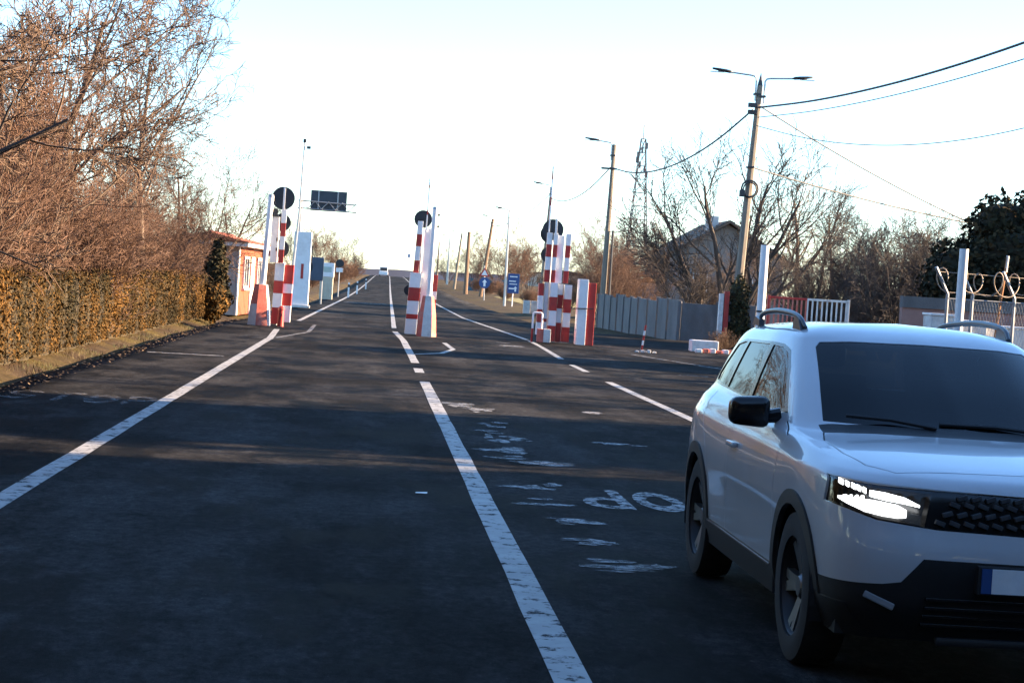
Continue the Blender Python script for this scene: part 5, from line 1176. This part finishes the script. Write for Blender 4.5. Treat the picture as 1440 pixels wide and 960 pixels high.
    hl = [(.50, .757), (.70, .778), (.855, .822), (.850, .926), (.74, .918), (.47, .908)]
    region(hl, 'front', front, HL); region(mir(hl), 'front', front, HL)
    low = [(-.95, .2), (.95, .2), (.95, .485), (.86, .485), (.66, .50), (.585, .515), (.50, .622), (-.50, .622), (-.585, .515), (-.66, .50), (-.86, .485), (-.95, .485)]
    region(low, 'front', lambda f, c: c.y < 0.55 and f.normal.y < -0.05, LOW)
    # sills and arches
    sill = [(0.2, 0.2), (0.2, 0.40), (4.2, 0.40), (4.2, 0.2)]
    region(sill, 'side', side, CLAD, None)
    for yc in (0.84, 3.50):
        region(arch(yc, 0.452), 'side', side, CLAD); region(arch(yc, 0.385), 'side', side, DEL)
    # panel gaps: thin strips
    def seam(pts, w_=0.010, pred=side, view='side', skip=(CLAD, DEL, SG1, SG2, DLO, GAP, WS, GRI, HL, LOW)):
        for p, q in zip(pts[:-1], pts[1:]):
            d = Vector((q[0]-p[0], q[1]-p[1])); d.normalize(); n_ = Vector((-d.y, d.x))*w_/2; e = d*w_*0.5
            poly = [(p[0]+n_.x-e.x, p[1]+n_.y-e.y), (q[0]+n_.x+e.x, q[1]+n_.y+e.y), (q[0]-n_.x+e.x, q[1]-n_.y+e.y), (p[0]-n_.x-e.x, p[1]-n_.y-e.y)]
            cut(poly, view, pred)
            a, b_ = AX[view]
            for f in bm.faces:
                c = f.calc_center_median()
                if pred(f, c) and f[lay] not in skip and in_poly(c[a], c[b_], poly): f[lay] = GAP
    seam([(1.305, 0.40), (1.305, 1.03), (1.55, 1.088)]); seam([(2.56, 0.40), (2.56, 1.12)]); seam([(3.09, 0.42), (3.12, 0.60), (3.22, 0.80), (3.42, 0.98), (3.50, 1.12)])
    seam(hood[1:6], 0.008, topp, 'top'); seam([hood[0], hood[-1], hood[-2], hood[-3], hood[-4]], 0.008, topp, 'top'); seam([hood[0], hood[1]], 0.009, topp, 'top')
    bm.normal_update()
    # separate
    mats = {CLAD: ('arch_and_sill_cladding', PLAST), BUMP: ('front_bumper', PAINT), HOOD: ('bonnet', PAINT), WS: ('windscreen', GLASS), SG1: ('front_side_window', GLASS), SG2: ('rear_side_window', GLASS), SG3: ('quarter_window', GLASS),
            DRF: ('front_door', PAINT), DRR: ('rear_door', PAINT), GRI: ('grille_band', GLOSSB), HL: ('headlight_lens', LENS), LOW: ('lower_bumper', PLAST), ROOF: ('roof', PAINT), RW: ('rear_window', GLASS), TL: ('tail_light', pmat('red_tail_lens', (0.25, 0.01, 0.01), 0.2, 0.05, 3)),
            GAP: ('panel_gap', PLAST), COWL: ('wiper_cowl', PLAST), FEN: ('front_wing', PAINT), QTR: ('rear_quarter', PAINT), PLR: ('pillar', PAINT), DLO: ('window_trim', GLOSSB)}
    split_sides = {DRF, DRR, SG1, SG2, SG3, FEN, HL, TL, DLO, QTR}
    obj = {}
    inset = {WS: -0.004, SG1: -0.006, SG2: -0.006, SG3: -0.006, GRI: -0.012, HL: -0.002, GAP: -0.006, CLAD: 0.012, LOW: 0.004, RW: -0.004}
    for pid, (nm, mt) in mats.items():
        for s_ in ((1, -1) if pid in split_sides else (0,)):
            fs = [f for f in bm.faces if f[lay] == pid and (s_ == 0 or f.calc_center_median().x*s_ > 0)]
            if not fs: continue
            vi = {}; vs = []; nn = []; fc = []
            off = inset.get(pid, 0)
            for f in fs:
                idx = []
                for v in f.verts:
                    if v not in vi:
                        vi[v] = len(vs); vs.append(tuple(v.co + v.normal*off)); nn.append(tuple(v.normal))
                    idx.append(vi[v])
                fc.append(idx)
            # rims: turn open edges inwards so panels have thickness
            ec = {}
            for idx in fc:
                for k in range(len(idx)):
                    e = (idx[k], idx[(k+1) % len(idx)]); ky = (min(e), max(e)); ec.setdefault(ky, []).append(e)
            inner = {}; th = 0.014 if off <= 0 else 0.026
            me = bpy.data.meshes.new(nm)
            rim = []
            for ky, es in ec.items():
                if len(es) == 1:
                    a, b_ = es[0]
                    for q in (a, b_):
                        if q not in inner:
                            inner[q] = len(vs); vs.append(tuple(Vector(vs[q])-Vector(nn[q])*th)); nn.append(nn[q])
                    rim.append([b_, a, inner[a], inner[b_]])
            nf = len(fc)
            me.from_pydata(vs, [], fc+(rim if pid not in (HL,) else []))
            me.shade_smooth(); me.materials.append(mt)
            try: me.normals_split_custom_set_from_vertices(nn)
            except Exception as ex: print(ex)
            o = bpy.data.objects.new(nm, me); C.objects.link(o); o.parent = root; obj[(pid, s_)] = o
            if pid == GAP: o['kind'] = 'stuff'
    bm.free()
    # --- underbody, wheel wells, cabin
    MB().box(-0.80, 0.80, 0.30, 4.15, 0.24, 0.30).build('underbody', PLAST, root)
    for yc in (0.84, 3.50):
        for s_ in (1, -1):
            mb = MB(); n = 20; pr = [(yc+0.40*math.cos(math.pi*k/n-0.25+0.5*k/n), 0.36+0.40*math.sin(math.pi*k/n-0.25+0.5*k/n)) for k in range(n+1)]
            for (a, b_) in zip(pr[:-1], pr[1:]): mb.quad((s_*0.885, *a), (s_*0.885, *b_), (s_*0.58, *b_), (s_*0.58, *a))
            nn_ = len(mb.v); mb.v += [(s_*0.58, *p) for p in pr]; mb.f.append(tuple(range(nn_, nn_+len(pr))))
            mb.build('wheel_well', PLAST, root)
    INT = pmat('dark_cabin_fabric', (0.022, 0.023, 0.026), 0.85, 0.2, 8)
    MB().box(-0.74, 0.74, 1.2, 3.9, 0.31, 0.62, 0.02).build('cabin_floor', INT, root)
    d = MB().box(-0.72, 0.72, 1.32, 1.75, 0.70, 1.03, 0.06).build('dashboard', INT, root)
    MB().box(-0.16, 0.10, 1.60, 1.63, 1.03, 1.17, 0.01).build('screen', GLOSSB, d)
    for x in (-0.37, 0.37):
        st = empty('seat'); st.parent = root
        MB().box(x-0.25, x+0.25, 2.0, 2.5, 0.62, 0.76, 0.05).build('cushion', INT, st)
        mb = MB().box(-0.25, 0.25, -0.08, 0.08, 0, 0.62, 0.06); Mx = Matrix.Translation((x, 2.48, 0.70)) @ Matrix.Rotation(R(-16), 4, 'X'); mb.v = [tuple(Mx @ Vector(v)) for v in mb.v]; mb.build('seat_back', INT, st)
        mb = MB().box(-0.13, 0.13, -0.05, 0.05, 0.66, 0.84, 0.04); mb.v = [tuple(Mx @ Vector(v)) for v in mb.v]; mb.build('headrest', INT, st)
    MB().box(-0.62, 0.62, 3.1, 3.28, 0.62, 1.2, 0.05).build('rear_seat', INT, root)
    sw = MB().tube([(0.37+0.19*math.cos(a*0.3142), 1.82-0.06*math.sin(a*0.3142), 0.98+0.175*math.sin(a*0.3142)) for a in range(21)], 0.016, 8, cap=False).build('steering_wheel', INT, root, smooth=True); MB().box(0.30, 0.44, 1.80, 1.86, 0.93, 1.02, 0.02).build('steering_hub', INT, sw)
    MB().box(-0.12, 0.12, 1.86, 1.90, 1.36, 1.43, 0.02).build('inner_mirror', GLOSSB, root)
    # --- wheels
    def wheel(x, y, s_):
        w_ = empty('wheel', (x, y, 0.358)); w_.parent = root
        def lathe(name, prof, mt, n=48):
            mb = MB()
            for k in range(n):
                a = 2*math.pi*k/n
                mb.v += [(s_*px, r_*math.cos(a), r_*math.sin(a)) for px, r_ in prof]
            m__ = len(prof)
            for k in range(n):
                for i in range(m__-1):
                    a = k*m__+i; c = ((k+1) % n)*m__+i; mb.f.append((a, a+1, c+1, c))
            return auto(mb.build(name, mt, w_), 40)
        ty = lathe('tyre', [(-0.10, 0.235), (-0.108, 0.30), (-0.095, 0.345), (-0.06, 0.356), (0.06, 0.356), (0.095, 0.345), (0.108, 0.30), (0.10, 0.235), (-0.10, 0.235)], RUB)
        tb = MB()
        for k in range(60):
            a = 2*math.pi*k/60
            for sg in (-1, 1):
                da = 0.03; pts = [(s_*sg*0.02, a), (s_*sg*0.085, a+da), (s_*sg*0.085, a+da+0.05), (s_*sg*0.02, a+0.05)]
                tb.quad(*[(px, 0.3605*math.cos(t), 0.3605*math.sin(t)) for px, t in pts])
        tb.build('tread', RUB, ty)['kind'] = 'stuff'
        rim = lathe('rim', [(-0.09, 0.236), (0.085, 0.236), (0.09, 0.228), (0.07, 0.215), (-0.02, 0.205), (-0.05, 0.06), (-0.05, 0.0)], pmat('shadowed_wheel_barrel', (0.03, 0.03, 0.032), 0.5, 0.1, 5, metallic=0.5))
        for k in range(5):
            mb = MB(); a0 = 2*math.pi*k/5
            for da in (-0.16, 0.16):
                ss = []
                for t in range(6):
                    r_ = 0.05+0.175*t/5; aa = a0+da*(0.4+0.6*t/5); hw = 0.030-0.008*t/5
                    c = Vector((0, r_*math.cos(aa), r_*math.sin(aa))); tn = Vector((0, -math.sin(aa), math.cos(aa)))
                    o_ = s_*(0.045+0.03*t/5); ss.append([c+tn*hw+Vector((o_, 0, 0)), c-tn*hw+Vector((o_, 0, 0)), c-tn*hw+Vector((o_-s_*0.04, 0, 0)), c+tn*hw+Vector((o_-s_*0.04, 0, 0))])
                for A, B in zip(ss[:-1], ss[1:]):
                    for q in range(4): mb.quad(A[q], A[(q+1) % 4], B[(q+1) % 4], B[q])
            mb.build('spoke', ALLOY, rim)
        lathe('hub_cap', [(0.065, 0.0), (0.065, 0.045), (0.05, 0.06), (0.0, 0.065)], ALLOY, 24)
        return w_
    for y in (0.84, 3.50):
        for s_ in (-1, 1): wheel(s_*0.785, y, s_)
    # --- lamps: housing, Y shaped lit strips, projector block
    LED = emit('lit_led_strip', (1.0, 1.0, 1.0), 0.9); LED2 = emit('lit_low_beam', (1.0, 0.99, 0.97), 0.30)
    CHR = pmat('satin_lamp_reflector', (0.35, 0.36, 0.38), 0.25, 0.05, 5, metallic=0.8)
    def nose_y(x, z):         # front surface depth at x, z (front face): look it up on the net rows
        best = None
        ax = abs(x)
        for i in range(nr):
            for j in range(45):
                p = cols[j][i]
                if p[1] < 0.75:
                    d_ = (p[0]-ax)**2+(p[2]-z)**2
                    if best is None or d_ < best[0]: best = (d_, p[1])
        return best[1]
    for s_ in (-1, 1):
        hh = empty('headlight'); hh.parent = root
        obj[(HL, s_)].parent = hh
        P = hl; n = 8
        mb = MB()                                    # housing behind the lens
        for dz_, dy_ in ((0, 0.015), (0, 0.10)):
            mb.v += [(s_*px*0.985, nose_y(px, pz)+dy_, pz) for px, pz in P]
        k_ = len(P); mb.f.append(tuple(range(k_, 2*k_)))
        for i in range(k_): j = (i+1) % k_; mb.f.append((i, j, k_+j, k_+i))
        mb.build('lamp_housing', GLOSSB, hh)
        def bar(pts, hs, mt, nm, dy=0.012):
            mb = MB()
            for iq, (px, pz) in enumerate(pts):
                y = nose_y(px, pz)+dy; h0 = hs[iq] if hasattr(hs, '__len__') else hs
                for dz_, ddy in ((-h0/2, 0), (h0/2, 0), (h0/2, 0.02), (-h0/2, 0.02)): mb.v.append((s_*px, y+ddy, pz+dz_))
            for i in range(len(pts)-1):
                for q in range(4): a = 4*i+q; c = 4*i+(q+1) % 4; mb.f.append((a, c, c+4, a+4))
            mb.f.append((0, 1, 2, 3)); e = 4*(len(pts)-1); mb.f.append((e, e+1, e+2, e+3))
            return mb.build(nm, mt, hh)
        bar([(0.52, .842), (0.58, .860), (0.66, .872), (0.72, .880)], [0.010, 0.026, 0.032, 0.026], LED, 'led_strip')
        for k in range(5):
            x = 0.735+0.020*k; bar([(x, .887+0.006*k), (x+0.010, .893+0.006*k)], 0.022, LED, 'led_segment')
        for k in range(4):
            x = 0.745+0.020*k; bar([(x, .858-0.002*k), (x+0.010, .852-0.002*k)], 0.020, LED, 'led_segment')
        bar([(0.575, .806), (0.61, .812), (0.67, .818), (0.74, .826), (0.80, .838), (0.83, .846)], [0.034, 0.056, 0.060, 0.054, 0.030, 0.012], LED2, 'low_beam_block')
        bar([(0.515, .782), (0.55, .788), (0.59, .797)], 0.040, CHR, 'reflector')
    # --- grille relief: rows of little slanted bars
    gg = empty('grille'); gg.parent = root; obj[(GRI, 0)].parent = gg
    GB = pmat('grey_grille_relief', (0.055, 0.058, 0.062), 0.35, 0.1, 5)
    for row, z in enumerate((.778, .818, .858, .890)):
        for k in range(-7, 8):
            x = k*0.062+0.031*(row % 2)
            if abs(x) > 0.45 - 0.02*row: continue
            y = nose_y(abs(x), z)+0.006
            mb = MB().box(-0.022, 0.022, -0.012, 0.012, -0.010, 0.010, 0.003); Mx = Matrix.Translation((x, y, z)) @ Matrix.Rotation(R(-18 if row % 2 else 18), 4, 'Y'); mb.v = [tuple(Mx @ Vector(v)) for v in mb.v]
            mb.build('grille_bar', GB, gg)
    # --- lower front: fog lamp inserts, plate, skid insert
    for s_ in (-1, 1):
        mb = MB().box(-0.07, 0.07, -0.012, 0.02, -0.015, 0.015, 0.006); Mx = Matrix.Translation((s_*0.665, nose_y(0.665, 0.425)-0.004, 0.425)) @ Matrix.Rotation(R(-22*s_), 4, 'Y') @ Matrix.Rotation(R(18*s_), 4, 'Z')
        mb.v = [tuple(Mx @ Vector(v)) for v in mb.v]; mb.build('fog_lamp_insert', pmat('pale_satin_insert', (0.20, 0.21, 0.22), 0.4, 0.05, 5), root)
    pl = empty('number_plate'); pl.parent = root
    MB().box(-0.275, 0.275, -0.022, 0.03, 0.488, 0.612, 0.006).build('plate_holder', PLAST, pl)
    MB().box(-0.215, 0.26, -0.027, -0.0222, 0.497, 0.603).build('plate_face', M_WHITE, pl); MB().box(-0.26, -0.2155, -0.027, -0.0222, 0.497, 0.603).build('blue_band', M_BLUE, pl)
    for z in (0.33, 0.37, 0.41, 0.45): MB().box(-0.48, 0.48, nose_y(0.2, z)-0.012, nose_y(0.2, z)+0.03, z-0.008, z+0.008, 0.004).build('intake_slat', GLOSSB, root)
    MB().box(-0.40, 0.40, 0.12, 0.22, 0.235, 0.275, 0.015).build('skid_plate', PLAST, root)
    # --- mirrors
    for s_ in (-1, 1):
        mr_ = empty('door_mirror'); mr_.parent = root
        bm2 = bmesh.new(); bmesh.ops.create_cube(bm2, size=1)
        for v in bm2.verts:
            tz = 0.85 if v.co.x*s_ > 0 else 1.0
            v.co = (s_*0.962+v.co.x*0.205, 1.72+v.co.y*0.15*(0.8 if v.co.x*s_ > 0 else 1), 1.115+v.co.z*0.165*tz)
        bmesh.ops.bevel(bm2, geom=bm2.edges[:], offset=0.045, segments=4, affect='EDGES', profile=0.55)
        mb = MB(); mb.add(bm2); bm2.free(); mb.build('mirror_housing', GLOSSB, mr_, smooth=True)
        MB().box(min(s_*0.885, s_*1.04), max(s_*0.885, s_*1.04), 1.797, 1.802, 1.055, 1.175, 0.0).build('mirror_glass', CHR, mr_)
        MB().tube([(s_*0.80, 1.70, 1.105), (s_*0.92, 1.71, 1.085)], [0.04, 0.03], 10).build('mirror_arm', GLOSSB, mr_)
        # handles, rails
        hd = MB().box(min(s_*0.893, s_*0.925), max(s_*0.893, s_*0.925), 2.30, 2.50, 0.875, 0.905, 0.01).build('door_handle', PAINT, obj[(DRF, s_)])
        rl = empty('roof_rail'); rl.parent = root
        P = [(0.565, 2.28, 1.552), (0.575, 2.38, 1.600), (0.58, 2.58, 1.624), (0.583, 2.9, 1.632), (0.575, 3.3, 1.618), (0.555, 3.55, 1.588), (0.545, 3.66, 1.535)]
        P = pchip3(P, 6); mb = MB(); mb.tube([(s_*x, y, z) for x, y, z in P], [0.009+0.009*math.sin(math.pi*min(1, max(0, i/(len(P)-1)))) for i in range(len(P))], 10)
        mb.build('rail_bar', RAIL, rl, smooth=True)
        for y0, y1, z1 in ((2.29, 2.50, 1.615), (3.42, 3.62, 1.59)):
            MB().prism([(y0, 1.535), (y1, 1.535), (y1-(0.02 if y0 < 3 else 0.06), z1), (y0+(0.07 if y0 < 3 else 0.0), z1-0.02)], 0, min(s_*0.56, s_*0.592), max(s_*0.56, s_*0.592)).build('rail_foot', RAIL, rl)
        MB().box(min(s_*0.868, s_*0.899), max(s_*0.868, s_*0.899), 1.30, 3.05, 0.385, 0.397, 0.004).build('sill_strip', RAIL, root)
    # --- wipers, bonnet creases
    for x0, x1, y0, y1, z0, z1 in ((0.45, -0.12, 1.16, 1.20, 1.115, 1.135), (-0.15, -0.58, 1.15, 1.235, 1.115, 1.15)):
        MB().tube([(x0, y0-0.015, z0), ((x0+x1)/2, (y0+y1)/2, (z0+z1)/2+0.01), (x1, y1-0.01, z1)], 0.010, 6).build('wiper', PLAST, root)
    return root
car((2.93, 8.02, 0.0))
